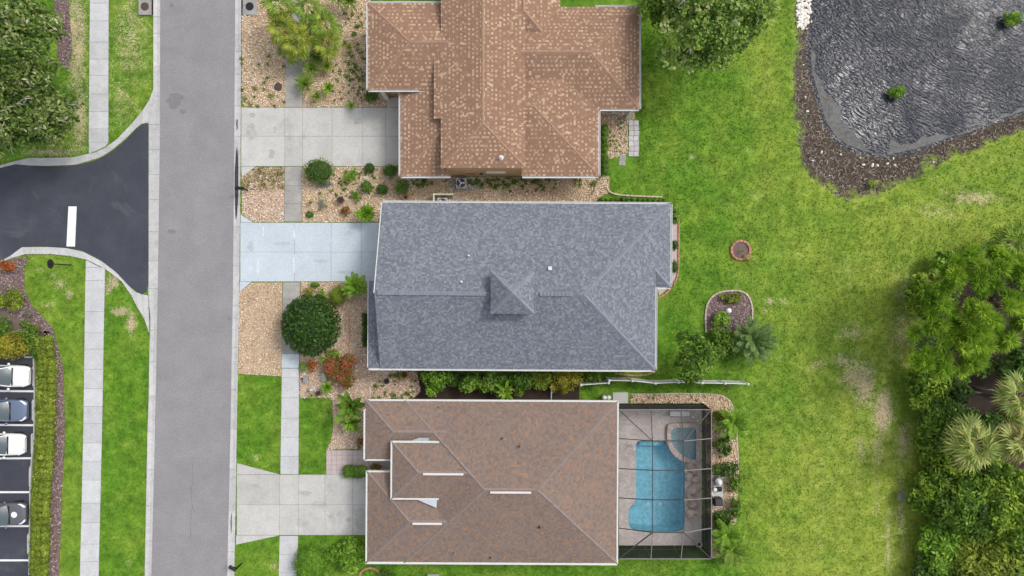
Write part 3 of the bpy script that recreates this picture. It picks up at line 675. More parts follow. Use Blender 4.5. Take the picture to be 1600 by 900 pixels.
se = empty('spa', at(1066, 690), 0, 'raised spa with curved stone rim in the corner of the swimming pool', 'spa')
Ps = [xy(*p) for p in spa]; Po2 = [xy(*p) for p in spo]; ns = len(Ps)
def spart(name, mb, mat, **k):
    o = mb.build(name, mat, se, **k); o.matrix_parent_inverse = Matrix.Translation(-Vector(se.location)); return o
m, loops = holed(spo, [spa], .26); n1 = len(spo)
m.add([(p[0], p[1], -1.3) for p in Po2] + [(p[0], p[1], .26) for p in Po2], [(i, (i+1) % n1, n1+(i+1) % n1, n1+i) for i in range(n1)])
spart('spa_wall', m, 'pool_deck')
m = MB(); m.add([(p[0], p[1], .26) for p in Ps] + [(p[0], p[1], -.2) for p in Ps], [((i+1) % ns, i, ns+i, ns+(i+1) % ns) for i in range(ns)])
fs2 = []
for t_ in tessellate_polygon([[Vector((*p, 0)) for p in Ps]]):
    a, b, c = [Vector(Ps[i]) for i in t_]; fs2.append(t_ if (b-a).cross(c-a) > 0 else t_[::-1])
m.add([(p[0], p[1], -.2) for p in Ps], fs2); spart('spa_shell', m, 'spa_plaster')
m = MB(); m.add([(p[0], p[1], .18) for p in Ps], fs2); spart('water', m, 'pool_water')
spart('seat_ledge', MB().prism([xy(1075, 669), xy(1086, 669), xy(1086, 717), xy(1075, 715)], -.25, -.02), 'pool_plaster')
N1 = 30
rim = smooth_poly(spo, 2); rin = smooth_poly(spa, 2)
cps = sum((Vector(xy(*p)) for p in spa), Vector((0, 0)))/len(spa)
for k in range(N1):
    a0, a1 = 2*PI*k/N1, 2*PI*(k+1)/N1 - .03
    def ray(poly, a):
        best = None; d = Vector((math.cos(a), math.sin(a)))
        for i in range(len(poly)):
            p, q = Vector(xy(*poly[i])), Vector(xy(*poly[(i+1) % len(poly)])); e = q-p; den = d.x*e.y-d.y*e.x
            if abs(den) < 1e-9: continue
            w = p-cps; t1 = (w.x*e.y-w.y*e.x)/den; u = (w.x*d.y-w.y*d.x)/den
            if t1 > 0 and -1e-6 <= u <= 1+1e-6 and (best is None or t1 < best): best = t1
        return cps + d*best
    q = [ray(rin, a0), ray(rim, a0), ray(rim, a1), ray(rin, a1)]
    spart('coping_stone', MB().prism([tuple(p) for p in q], .262, .30+R.uniform(-.008, .01)), 'coping', bevel=.01)
def rock_mesh(seed, mat, sub=2):
    bm = bmesh.new(); bmesh.ops.create_icosphere(bm, subdivisions=sub, radius=1); r_ = random.Random(seed)
    o_ = Vector((r_.uniform(0, 50), r_.uniform(0, 50), r_.uniform(0, 50)))
    from mathutils import noise as mn
    for v in bm.verts: v.co *= 1 + .38*mn.noise(v.co*1.1+o_) + .15*mn.noise(v.co*2.7+o_)
    me = bpy.data.meshes.new('rock'); bm.to_mesh(me); bm.free(); me.materials.append(M[mat])
    for p in me.polygons: p.use_smooth = False
    return me
RK = [rock_mesh(i, 'boulder_rock') for i in range(5)]
for i, (a, b, rx, ry, rz, lab) in enumerate(((1077, 727, 7, 6, .4, 'top boulder of the pool waterfall next to the spa'), (1084, 734, 8, 7, .45, 'second boulder of the pool waterfall, below the spa'), (1077, 744, 6, 8, .35, 'narrow boulder at the pool edge above the big flat one'),
        (1086, 748, 7, 6, .35, 'small brown boulder above the big flat boulder'), (1085, 764, 9, 13, .5, 'largest pale flat boulder on the right side of the pool'), (1077, 776, 6, 8, .3, 'brown boulder at the pool edge left of the flat one'),
        (1083, 788, 9, 9, .42, 'lumpy boulder below the large flat boulder'), (1079, 802, 7, 9, .35, 'last small boulder at the lower end of the waterfall'), (1087, 800, 5, 6, .25, 'little boulder beside the lower end of the waterfall'))):
    o = link('boulder', RK[i % 5], None, at(a, b, .1)); o.scale = (rx*S, ry*S, rz); o.rotation_euler = (0, 0, i*1.3)
    tag(o, lab, 'boulder', 'boulders beside the pool')
# pool cage
ce = empty('pool_cage', at(1040, 750), 0, 'dark framed mesh screen enclosure over the swimming pool', 'pool cage')
def cpart(name, mb, mat): 
    o = mb.build(name, mat, ce); o.matrix_parent_inverse = Matrix.Translation(-Vector(ce.location)); return o
ZE, ZT = 2.75, 3.45
ycuts = [640, 686, 733, 779, 825, 873]; LE = lambda y, z=ZE: at(966.5, y, z)
def cagept(col, row):
    y = ycuts[row]
    if row in (0, 5): return at((966.5, 1017, 1064, 1111.5)[col], y, ZE)
    yy = {1: 689, 2: 735, 3: 781, 4: 832}[row]
    if col in (0, 3): return at((966.5, 0, 0, 1111.5)[col], {1: 685, 2: 732, 3: 778, 4: 825}[row], ZE)
    return at((0, 1019.5, 1068, 0)[col], yy, ZT)
for r_ in range(6):
    for c in range(3): cpart('roof_beam', MB().bar(cagept(c, r_), cagept(c+1, r_), .05, .1), 'light_frame' if r_ in (0, 5) or c == 2 else 'dark_frame')
for c in range(4):
    for r_ in range(5): cpart('roof_beam', MB().bar(cagept(c, r_), cagept(c, r_+1), .05, .1), 'light_frame' if c == 3 or (c in (1, 2) and r_ == 4) else 'dark_frame')
for a, b in (((0, 0), (1, 1)), ((3, 0), (2, 1)), ((0, 5), (1, 4)), ((3, 5), (2, 4))): cpart('hip_beam', MB().bar(cagept(*a), cagept(*b), .065, .1), 'dark_frame')
for c in range(3):
    for r_ in range(5):
        q = [cagept(c, r_), cagept(c+1, r_), cagept(c+1, r_+1), cagept(c, r_+1)]
        q = [p - Vector((0, 0, .03)) for p in q]
        cpart('screen_panel', MB().add(q, [(0, 1, 2), (0, 2, 3)]), 'roof_screen')
eave = [[cagept(c, 0) for c in range(4)], [cagept(3, r_) for r_ in range(6)], [cagept(c, 5) for c in (3, 2, 1, 0)]]
for side_ in eave:
    for a, b in zip(side_[:-1], side_[1:]):
        cpart('screen_panel', MB().add([(a.x, a.y, .03), (b.x, b.y, .03), b - Vector((0, 0, .06)), a - Vector((0, 0, .06))], [(0, 1, 2, 3)]), 'wall_screen')
        cpart('chair_rail', MB().bar((a.x, a.y, .9), (b.x, b.y, .9), .05, .05), 'dark_frame')
    for p in side_: cpart('post', MB().bar((p.x, p.y, .03), (p.x, p.y, ZE-.05), .06, .06), 'dark_frame')
# ================================================================== HOUSES
def clip_rect(poly, u0, u1, v0, v1):
    """Sutherland-Hodgman: polygon (u,v) cut to a rectangle"""
    for ax, lim, sg in ((0, u0, 1), (0, u1, -1), (1, v0, 1), (1, v1, -1)):
        out = []; n = len(poly)
        for i in range(n):
            a, b = poly[i], poly[(i+1) % n]; da, db = (a[ax]-lim)*sg, (b[ax]-lim)*sg
            if da >= 0: out.append(a)
            if (da >= 0) != (db >= 0):
                t = da/(da-db); out.append((a[0]+(b[0]-a[0])*t, a[1]+(b[1]-a[1])*t))
        poly = out
        if len(poly) < 3: return []
    return poly
def parea(p): return abs(sum(p[i][0]*p[(i+1) % len(p)][1]-p[(i+1) % len(p)][0]*p[i][1] for i in range(len(p))))/2
def tile_plane(mb, poly, w, l, th, rng, jit=.0, speck=False):
    """cover a roof plane with overlapping courses of single tiles"""
    P = [Vector(p) for p in poly]; nrm = Vector((0, 0, 0))
    for i in range(len(P)): nrm += P[i].cross(P[(i+1) % len(P)])
    nrm.normalize()
    if nrm.z < 0: nrm = -nrm
    U = Vector((0, 0, 1)).cross(nrm).normalized(); Vv = nrm.cross(U).normalized()   # Vv runs up the slope
    O = P[0]; q = [((p-O).dot(U), (p-O).dot(Vv)) for p in P]
    u_lo, u_hi = min(a for a, _ in q), max(a for a, _ in q); v_lo, v_hi = min(b for _, b in q), max(b for _, b in q)
    row = 0; v = v_lo
    while v < v_hi:
        u = u_lo - (row % 2)*w*.5 - rng.random()*(w if speck else jit*w); col_ = rng.randrange(2)
        while u < u_hi:
            ww = w*(1 + jit*(rng.random()-.5)*1.6); c = clip_rect(q, u+.004, u+ww-.004, v, v+l)
            u += ww; col_ += 1
            if len(c) < 3 or parea(c) < .0008: continue
            lift = th*(.8+.4*rng.random()); r = rng.random()
            if speck: r = r*.49 + (.5 if (row % 2 == 0 and col_ % 2 == 0 and rng.random() < .7) or rng.random() < .06 else 0)
            top = [O + U*a + Vv*b + nrm*(.006 + lift*(1-(b-v)/l)) for a, b in c]
            bot = [O + U*a + Vv*b + nrm*.002 for a, b in c]
            n = len(c); A = sum(c[i][0]*c[(i+1) % n][1]-c[(i+1) % n][0]*c[i][1] for i in range(n))
            fs = [tuple(range(n))] if A > 0 else [tuple(range(n))[::-1]]
            for i in range(n):
                j = (i+1) % n
                if min(c[i][1], c[j][1]) < v + .3*l or abs(c[i][0]-c[j][0]) < 1e-4: fs.append((i, n+i, n+j, j) if A > 0 else (j, n+j, n+i, i))
            mb.add(top + bot, fs, r)
        v += l; row += 1
def deck_plane(mb, poly):
    P = [Vector(p) for p in poly]
    if len(P) > 4:
        for t in tessellate_polygon([P]): mb.add([P[i] for i in t], [(0, 1, 2)])
    else: mb.add(P, [tuple(range(len(P)))])
def caps(mb, a, b, w, l, rng, th=.03, drop=.35):
    a, b = Vector(a), Vector(b); d = b-a; L = d.length; d /= L; s_ = d.cross(Vector((0, 0, 1))).normalized(); n = max(1, int(L/l))
    for k in range(n):
        p, q = a + d*(L*k/n), a + d*(L*(k+1.12)/n); zt = Vector((0, 0, th + .02)); zz = Vector((0, 0, .012*(k % 2)))
        dn = Vector((0, 0, -w*drop + th*.6))
        mb.add([p-s_*w+dn, p+zt+zz, p+s_*w+dn, q-s_*w+dn, q+zt*.6+zz, q+s_*w+dn], [(0, 1, 4, 3), (1, 2, 5, 4), (0, 2, 1), (3, 4, 5)], rng.random())
def hip(x0, x1, y0, y1, z, p, axis='x', ends=(1, 1)):
    if axis == 'y': x0, x1, y0, y1 = y0, y1, x0, x1
    h = (y1-y0)/2; ym = (y0+y1)/2; zr = z+h*p; a = x0+h if ends[0] else x0; b = x1-h if ends[1] else x1
    if a > b: a = b = (a+b)/2
    A, B = (a, ym, zr), (b, ym, zr); c = [(x0, y0, z), (x1, y0, z), (x1, y1, z), (x0, y1, z)]
    fs = [[c[0], c[1], B, A], [c[2], c[3], A, B]]; ln = []
    if b - a > .1: ln.append((A, B))
    else: fs = [[c[0], c[1], A], [c[2], c[3], A]]
    if ends[0]: fs.append([c[3], c[0], A]); ln += [(c[0], A), (c[3], A)]
    if ends[1]: fs.append([c[1], c[2], B]); ln += [(c[1], B), (c[2], B)]
    if axis == 'y':
        sw = lambda p_: (p_[1], p_[0], p_[2]); fs = [[sw(p_) for p_ in f][::-1] for f in fs]; ln = [(sw(p_), sw(q_)) for p_, q_ in ln]
    return fs, ln
class House:
    def __init__(s, name, loc, rz, label, tile, cap, size, wallmat, gut):
        s.e = empty(name, loc, 0, label, 'house'); s.inv = Matrix.Translation(-Vector(s.e.location)); s.e.rotation_euler = (0, 0, rz)
        s.tile, s.cap, s.size, s.wm, s.gm = tile, cap, size, wallmat, gut; s.planes = []; s.lines = []; s.rng = random.Random(len(label))
    def part(s, name, mb, mat, parent=None, **k):
        o = mb.build(name, mat, parent or s.e, **k)
        if parent is None: o.matrix_parent_inverse = s.inv
        return o
    def add(s, fl): s.planes += fl[0]; s.lines += fl[1]
    def finish(s):
        d = MB()
        for p in s.planes: deck_plane(d, p)
        s.roof = s.part('roof', d, s.cap)
        m = MB(); w, l, th, jit = s.size
        for p in s.planes: tile_plane(m, p, w, l, th, s.rng, jit, s.tile == 'tan_tile')
        o = s.part('roof_tiles', m, s.tile, s.roof); o['kind'] = 'stuff'
        m = MB()
        for a, b in s.lines: caps(m, a, b, .16, .3, s.rng)
        s.part('ridge_caps', m, s.cap, s.roof)['kind'] = 'stuff'
    def gutter(s, a, b, w=.13):
        a, b = Vector(a), Vector(b); d = (b-a).normalized(); n_ = Vector((d.y, -d.x, 0))
        m = MB(); o = n_*(w/2+.01); z = Vector((0, 0, -.02))
        m.bar(a+o+z-Vector((0, 0, .09)), b+o+z-Vector((0, 0, .09)), w, .02)
        m.bar(a+o+n_*(w/2)+z-Vector((0, 0, .045)), b+o+n_*(w/2)+z-Vector((0, 0, .045)), .03, .11)
        m.bar(a+n_*.01+z-Vector((0, 0, .045)), b+n_*.01+z-Vector((0, 0, .045)), .02, .11)
        s.part('gutter', m, s.gm)
    def fascia(s, a, b, w=.13, h=.2):
        s.part('fascia', MB().bar(Vector(a)-Vector((0, 0, h/2-.035)), Vector(b)-Vector((0, 0, h/2-.035)), w, h), s.gm)
    def walls(s, poly, z1, z0=-.05): s.part('wall', MB().prism(poly, z0, z1), s.wm)
    def vent(s, p, r=.06, h=.35, mat='vent_white'):
        m = MB().lathe([(r*2.2, -.05), (r*1.6, .06), (r, .08), (r, h), (r*.8, h)], p, 12); s.part('vent_pipe', m, mat, s.roof)
    def boxvent(s, p, w=.3, mat='white_metal'):
        s.part('roof_vent', MB().box(Vector(p)+Vector((0, 0, .1)), (w, w, .16), taper=.8).box(Vector(p)+Vector((0, 0, .2)), (w*1.15, w*1.15, .04)), mat, s.roof, bevel=.015)
    def opening(s, c, w, h, nrm, mat, frame='white_trim', name='window', sash=True):
        """window or door on a wall: c = centre on the wall, nrm = outward normal"""
        n_ = Vector(nrm); t_ = Vector((-n_.y, n_.x, 0)); c = Vector(c)
        f = MB()
        for sg in (-1, 1):
            f.bar(c+t_*sg*w/2-Vector((0, 0, h/2))+n_*.03, c+t_*sg*w/2+Vector((0, 0, h/2))+n_*.03, .08, .08)
            f.bar(c-t_*(w/2)+Vector((0, 0, sg*h/2))+n_*.03, c+t_*(w/2)+Vector((0, 0, sg*h/2))+n_*.03, .08, .08)
        o = s.part(name, f, frame)
        g = MB().add([c-t_*w/2-Vector((0, 0, h/2))+n_*.015, c+t_*w/2-Vector((0, 0, h/2))+n_*.015, c+t_*w/2+Vector((0, 0, h/2))+n_*.015, c-t_*w/2+Vector((0, 0, h/2))+n_*.015], [(0, 1, 2, 3)])
        s.part('pane' if name == 'window' else 'door_leaf', g, mat, o)
    def garage(s, c, w, h, nrm):
        n_ = Vector(nrm); t_ = Vector((-n_.y, n_.x, 0)); c = Vector(c); o = None
        for k in range(4):
            z = -h/2 + h*(k+.5)/4; m = MB().bar(c-t_*w/2+Vector((0, 0, z))+n_*.03, c+t_*w/2+Vector((0, 0, z))+n_*.03, .05, h/4-.02)
            if o is None: o = s.part('garage_door', m, 'white_trim')
            else: s.part('door_panel', m, 'white_trim', o)
def rect(px0, px1, py0, py1, z):
    a = at(px0, py1, z); b = at(px1, py0, z); return a.x, b.x, a.y, b.y
def wrect(x0, x1, y0, y1, i=.45): return [(x0+i, y0+i), (x1-i, y0+i), (x1-i, y1-i), (x0+i, y1-i)]

# ------------------------------------------------ grey shingled house
G = House('shingle_house', at(800, 450), math.radians(-.35), 'house with blue grey shingle roof and square roof cupola', 'grey_shingle', 'grey_cap', (.15, .14, .013, .6), 'grey_wall', 'white_metal')
p = .40; zr = 5.35; rd = at(912, 459.5, zr); yr = rd.y; xre = rd.x; ZP = lambda d: zr - p*d
yn = at(800, 317.5, 2.57).y; ysou = at(800, 576.5, 3.0).y; xe1 = at(1047, 400, 2.57).x; xe2 = at(1024, 500, 3.03).x; xw = at(596.5, 330, 2.6).x; xws = at(587, 560, 3.0).x
ym = at(1040, 447, 2.57).y; zn, zs = ZP(yn-yr), ZP(yr-ysou); z1, z2 = ZP(xe1-xre), ZP(xe2-xre)
Rw, Re = (xw, yr, zr), (xre, yr, zr); hd = xe1-xe2
G.planes = [[(xw, yn, zn), (xe1, yn, zn), Re, Rw][::-1], [Re, (xe1, yn, z1), (xe1, ym, z1), (xe2, ym+hd, z2), (xe2, ysou, z2)][::-1],
            [(xe2, ym, z1), (xe1, ym, z1), (xe2, ym+hd, z2)], [(xw, ysou, zs), (xe2, ysou, zs), Re, Rw]]
G.lines = [(Re, (xe1, yn, z1)), (Re, (xe2, ysou, z2)), ((xe1, ym, z1), (xe2, ym+hd, z2))]
xp = at(575.5, 500, 2.8).x; yp0, yp1 = ysou, at(575, 440, 2.8).y
G.planes.append([(xp, yp0, 2.72), (xw-.02, yp0, 3.02), (xw-.02, yp1, 3.02), (xp, yp1, 2.72)])
G.walls(wrect(xw, xe2, ysou, yn, .5), 2.4); G.walls(wrect(xe2-3, xe1, ym, yn, .5), 2.4)
G.walls([(xp+.5, yp0+.5), (xw+2, yp0+.5), (xw+2, yp1-.2), (xp+.5, yp1-.2)], 2.5)
gw = MB().add([(xw+.25, yn-.5, 2.3), (xw+.25, ysou+.5, 2.3), (xw+.25, ysou+.6, zs+.1), (xw+.25, yr, zr-.15), (xw+.25, yn-.6, zn+.1)], [(0, 1, 2, 3, 4)]); G.part('gable_wall', gw, 'grey_wall')
# cupola
cx0, cx1, cy0, cy1 = rect(767, 834, 424, 490, 5.85); fs, ln = hip(cx0, cx1, cy0, cy1, 5.85, .62)
G.planes += fs; G.lines += ln; G.finish()
G.part('cupola_wall', MB().prism(wrect(cx0, cx1, cy0, cy1, .15), 3.6, 5.86), 'grey_wall', G.roof)
for x_, n_ in ((cx0+.15, (-1, 0, 0)), (cx1-.15, (1, 0, 0))): pass
G.gutter((xe1, yn, zn), (xw, yn, zn)); G.gutter((xe1, ym, z1), (xe1, yn, z1)); G.gutter((xe2, ysou, z2), (xe2, ym, z2)); G.gutter((xw-.9, ysou, zs), (xe2, ysou, zs)); G.gutter((xe2, ym, z1), (xe1, ym, z1))
G.fascia((xw-.05, yn, zn), (xw-.05, yr, zr), .06, .2); G.fascia((xp-.03, yp0, 2.72), (xp-.03, yp1, 2.72), .05, .18)
for a, b in ((590, 760), (843, 895)):
    u, v = at(a, 458.5, zr), at(b, 459, zr); m = MB()
    n_ = int((v-u).length/.25)
    for k in range(n_): m.add([], []); c_ = u.lerp(v, (k+.5)/n_); m.box(c_+Vector((0, 0, .05)), (.24, .32, .05), r=R.random())
    G.part('ridge_vent', m, 'grey_cap', G.roof)
def onroofN(px, py):
    z = 3.5
    for _ in range(8): z = ZP(at(px, py, z).y - yr)
    return at(px, py, z)
G.boxvent(onroofN(859, 419), .24); G.vent(onroofN(721, 441), .05, .3); G.vent(onroofN(732, 400), .045, .3)
G.garage((xw+.47, at(0, 392, 0).y, 1.15), 4.8, 2.2, (-1, 0, 0))
G.part('downspout', MB().bar(at(598, 577, 2.9), at(602, 585, .1), .09, .07), 'white_metal')
G.opening((-4, ysou+.5, 1.5), 1.6, 1.2, (0, -1, 0), 'window_glass'); G.opening((6, ysou+.5, 1.5), 1.6, 1.2, (0, -1, 0), 'window_glass'); G.opening((xe2-.5, -3, 1.2), 2.4, 2.0, (1, 0, 0), 'window_glass')
G.opening((4, yn-.5, 1.5), 1.4, 1.2, (0, 1, 0), 'window_glass')

# ------------------------------------------------ brown tiled house with the pool
B = House('tiled_house', at(770, 735), math.radians(-.3), 'house with grey brown tile roof, white ridge strips and pool cage attached', 'brown_tile', 'brown_cap', (.165, .15, .014, .2), 'cream_wall', 'white_trim')
pp = .34; zE = 2.8
x0, x1, y0, y1 = rect(570, 965, 626, 880, zE); half = (y1-y0)/2; apex = at(757, 769, 4.85).x
B.add(hip(apex-half, x1, y0, y1, zE, pp))
nx0, _, ny0, ny1 = rect(570, 700, 626, 719.5, zE); B.add(hip(nx0, nx0+6.3, ny0, ny1, zE, pp, 'x', (1, 0)))
gx0, _, gy0, gy1 = rect(573, 700, 737.5, 880, zE); B.add(hip(gx0, gx0+7.3, gy0+.02, gy1, zE, pp, 'x', (1, 0)))
ex0, _, ey0, ey1 = rect(611.5, 700, 691, 780, 3.75); B.add(hip(ex0, ex0+7.6, ey0, ey1, 3.75, .34, 'x', (1, 0)))
def span(line, f): return line
B.lines = [l for l in B.lines if not (l[0][0] < apex-half+.1 and l[1][0] > apex-.1 and False)]
B.finish()
B.walls([(nx0+.5, ny0+.5), (nx0+9, ny0+.5), (nx0+9, y0+.5), (x1-.4, y0+.5), (x1-.4, y1-.5), (nx0+.5, y1-.5)], 2.6)
B.walls([(gx0+.5, gy0+.5), (gx0+9, gy0+.5), (gx0+9, gy1-.5), (gx0+.5, gy1-.5)], 2.61)
B.part('entry_wall', MB().prism([(ex0+.3, ey0+.3), (ex0+5, ey0+.3), (ex0+5, ey1-.3), (ex0+.3, ey1-.3)], -.05, 3.7), 'cream_wall')
B.fascia((nx0-.05, ny0, zE), (nx0-.05, y1-.75, zE)); B.fascia((nx0+.25, y1-.7, zE), (nx0+.25, y1, zE)); B.fascia((nx0-.05, y1-.75, zE), (nx0+.3, y1-.75, zE)); B.fascia((nx0+.2, y1, zE), (x1, y1, zE))
B.fascia((nx0, ny0, zE), (ex0, ny0, zE)); B.fascia((gx0, gy1, zE), (ex0, gy1, zE)); B.fascia((gx0, gy0-.05, zE), (gx0, gy1+.05, zE)); B.fascia((gx0-.08, y0, zE), (x1, y0, zE), .2)
B.fascia((x1, y0, zE), (x1, y1, zE), .12)
B.fascia((ex0, ey0-.05, 3.75), (ex0, ey1+.05, 3.75)); B.fascia((ex0, ey1, 3.75), (ex0+3.6, ey1, 3.75)); B.fascia((ex0, ey0, 3.75), (ex0+3.6, ey0, 3.75))
for (xa, xb, yv, zv) in ((661, 724, 741, ey0*0+3.75+(ey1-ey0)/2*.34), (766, 830, 769, zE+half*pp), (645, 691, 818.5, zE+(gy1-gy0)/2*pp)):
    u, v = at(xa, yv, zv+.03), at(xb, yv, zv+.03); B.part('ridge_vent', MB().bar(u+Vector((0, 0, .06)), v+Vector((0, 0, .06)), .15, .06), 'vent_white', B.roof)
# white cheek flashings beside the raised entry roof
for (q) in (((640, 690, 3.55), (655, 684.5, 3.75), (670, 685, 3.8), (670, 690, 3.6)), ((652, 781.5, 3.7), (683, 781.5, 3.75), (682, 794, 3.9))):
    m = MB(); P = [at(*a) for a in q]; n_ = len(P); P2 = [v_-Vector((0, 0, .05)) for v_ in P]
    m.add(P + P2, [tuple(range(n_)), tuple(range(n_, 2*n_))[::-1]] + [(i, n_+i, n_+(i+1) % n_, (i+1) % n_) for i in range(n_)]); B.part('flashing', m, 'flashing_grey', B.roof)
def onB(px, py, side=1):
    z = 4
    for _ in range(8): 
        y_ = at(px, py, z).y; z = zE + pp*((y_-y0) if side < 0 else (y1-y_))
    return at(px, py, z)
B.vent(onB(843, 823, -1), .05, .3, 'dark_rubber'); B.vent(onB(711, 864, -1), .06, .3, 'brick_red'); B.vent(onB(784, 685), .05, .2, 'brown_iron'); B.vent(onB(811, 697), .05, .2, 'brown_iron'); B.vent(onB(767, 871, -1), .04, .2, 'dark_rubber')
B.garage((gx0+.47, (gy0+gy1)/2-.3, 1.15), 4.8, 2.2, (-1, 0, 0))
B.opening((0, y1-.5, 1.5), 1.6, 1.2, (0, 1, 0), 'window_glass'); B.opening((4, y0+.5, 1.5), 1.6, 1.2, (0, -1, 0), 'window_glass'); B.opening((x1-.4, (y0+y1)/2, 1.2), 3.0, 2.1, (1, 0, 0), 'window_glass')

# ------------------------------------------------ tan tiled house at the top
T = House('tiled_house', at(790, 140), 0.0, 'house with cream flecked tan tile roof and tan stucco side wall', 'tan_tile', 'tan_cap', (.17, .155, .02, .35), 'tan_wall', 'white_metal')
wx0, wx1, wy0, wy1 = rect(575.5, 700, 5, 140, 3.3); T.add(hip(wx0, wx1+1.5, wy0, wy1, 3.3, .28, 'x', (1, 0)))
sx0, sx1, sy0, sy1 = rect(626, 935, 70, 275, 2.8); sfl = hip(sx0, sx1, sy0, sy1, 2.8, .25)
ax0, ax1, ay0, ay1 = rect(740, 998.5, 11, 170, 2.8); T.add(hip(ax0, ax1, ay0, ay1, 2.8, .34, 'x', (0, 1)))
bx0, bx1, by0, by1 = rect(689, 820.5, -70, 262, 4.05); T.add(hip(bx0, bx1, by0, by1, 4.05, .27, 'y', (1, 0)))
wya, wxa, wxb = by0+.02, bx0+.6, bx1-.25; zw_ = 2.8+.25*(wya-sy0)
sf = sfl[0][0]; sfl[0][0] = [sf[0], (wxa, sy0, 2.8), (wxa, wya, zw_), (wxb, wya, zw_), (wxb, sy0, 2.8)] + sf[1:]   # the wing roof stops at the taller stucco wall
T.add(sfl)
ux0 = at(678, 100, 4.0).x; T.planes.append([(ux0, at(0, 185, 4).y, 4.05-.27*(bx0-ux0)), (bx0, at(0, 185, 4).y, 4.05), (bx0, at(0, 71, 4).y, 4.05), (ux0, at(0, 71, 4).y, 4.05-.27*(bx0-ux0))])
nx_ = at(875, 0, 2.8).x; T.add(hip(bx1-3, nx_, at(0, 3, 2.9).y-4, at(0, 3, 2.9).y+6, 2.9, .45, 'y', (1, 0)))
T.finish()
T.walls(wrect(wx0, wx1+1, wy0, wy1), 3.2); T.walls(wrect(sx0, sx1, sy0, sy1, .5), 2.65); T.walls(wrect(ax0, ax1, ay0, ay1), 2.66)
T.part('wall', MB().prism([(bx0+.35, by0+.02), (bx1-.25, by0+.02), (bx1-.25, by1), (bx0+.35, by1)], -.05, 4.03), 'tan_wall')
T.gutter((sx0, sy0, 2.8), (bx0+.6, sy0, 2.8)); T.gutter((bx1-.2, sy0, 2.8), (sx1, sy0, 2.8)); T.gutter((sx0, wy0+.1, 2.8), (sx0, sy0, 2.8), -.1) if False else T.gutter((sx0, wy0, 2.8), (sx0, sy0, 2.8))
T.gutter((wx0, wy1, 3.3), (wx0, wy0, 3.3)); T.gutter((wx0, wy0, 3.3), (at(670, 0, 3.3).x, wy0, 3.3)); T.gutter((at(690, 0, 3.3).x, wy1, 3.3), (wx0, wy1, 3.3))
T.gutter((sx1, sy0, 2.8), (sx1, ay0, 2.8)); T.gutter((sx1, ay0, 2.8), (ax1, ay0, 2.8)); T.gutter((ax1, ay0, 2.8), (ax1, ay1, 2.8)); T.gutter((ax1, ay1, 2.8), (at(930, 0, 2.8).x, ay1, 2.8))
wy_ = by0+.02
def wallx(px, z): return (px-800)*S*(H-z)/H
T.opening((wallx(735, 1.6), wy_, 1.5), .8, 1.3, (0, -1, 0), 'brick_red', 'tan_wall', 'door')
T.opening((wallx(775, 2.0), wy_, 2.0), 1.3, .7, (0, -1, 0), 'window_glass', 'white_trim')
T.part('window_hood', MB().box((wallx(775, 2.4), wy_-.09, 2.42), (1.5, .16, .08)), 'white_trim')
T.part('meter_box', MB().box((wallx(752, 1.5), wy_-.06, 1.5), (.22, .12, .4)), 'brown_iron')
T.vent(at(783, 246, 4.25), .1, .35, 'white_metal')
T.part('downspout', MB().bar(at(934, 277, 2.7), at(925, 303, .1), .08, .08), 'grey_metal')
for a in (618, 621): pass
T.part('porch_column', MB().box(at(983, 178, 1.2), (.3, .3, 2.6)), 'white_trim')
for a in (942, 958, 974): T.part('porch_rail', MB().bar(at(a, 175, 2.3), at(a-5, 177.5, 1.2), .07, .07), 'white_trim')
T.part('porch_rail', MB().bar(at(936, 176.6, 1.4), at(981, 176.6, 1.4), .07, .07), 'white_trim')
T.part('entry_step', MB().prism([xy(604, 140), xy(632, 140), xy(632, 151.8), xy(604, 151.8)], -.05, .12), 'brick_red')
T.part('entry_column', MB().box(at(600, 145, 1.5), (.35, .35, 3.0)), 'white_trim')
# ================================================================== PLANTS
def nrmz(a): return a / (np.linalg.norm(a, axis=-1, keepdims=True) + 1e-9)
def leaf_quads(C, Nn, L, W, rng, droop=0.0, axis=None):
    n = len(C); ax = nrmz(np.cross(Nn, rng.normal(size=(n, 3)))) if axis is None else axis
    ax = nrmz(ax + np.array([0, 0, -droop])); sd = nrmz(np.cross(Nn, ax)); L = L[:, None]; W = W[:, None]
    cup = Nn * W * .35
    return np.stack([C - ax*L*.5, C + sd*W + cup - ax*L*.05, C + ax*L*.5, C - sd*W + cup - ax*L*.05], 1)
def blob_leaves(blobs, leaf, dens, rng, jit=.7, up=.6, low=-.35, shell=(.72, 1.06), droop=.25):
    Vs = []; Rs = []
    for (cx, cy, cz, rx, ry, rz) in blobs:
        area = 4*PI*((rx*ry)**1.6/3 + (rx*rz)**1.6/3 + (ry*rz)**1.6/3)**(1/1.6)
        n = max(12, int(area*dens*.65)); u = nrmz(rng.normal(size=(n, 3)))
        u[:, 2] = np.where(u[:, 2] < low, -u[:, 2], u[:, 2]); Rr = np.array([rx, ry, rz])
        rad = rng.uniform(*shell, (n, 1)); C = np.array([cx, cy, cz]) + u*Rr*rad
        Nn = nrmz(u/Rr*min(rx, rz) + jit*rng.normal(size=(n, 3)) + np.array([0, 0, up]))
        Nn[:, 2] = np.abs(Nn[:, 2])
        s_ = rng.uniform(.7, 1.3, n)
        Vs.append(leaf_quads(C, Nn, leaf[0]*s_, leaf[1]*s_, rng, droop)); tone = rng.normal(0, .18)
        Rs.append(np.clip(.44 + tone + .26*rng.normal(size=n), 0, 1))
    return np.concatenate(Vs), np.concatenate(Rs)
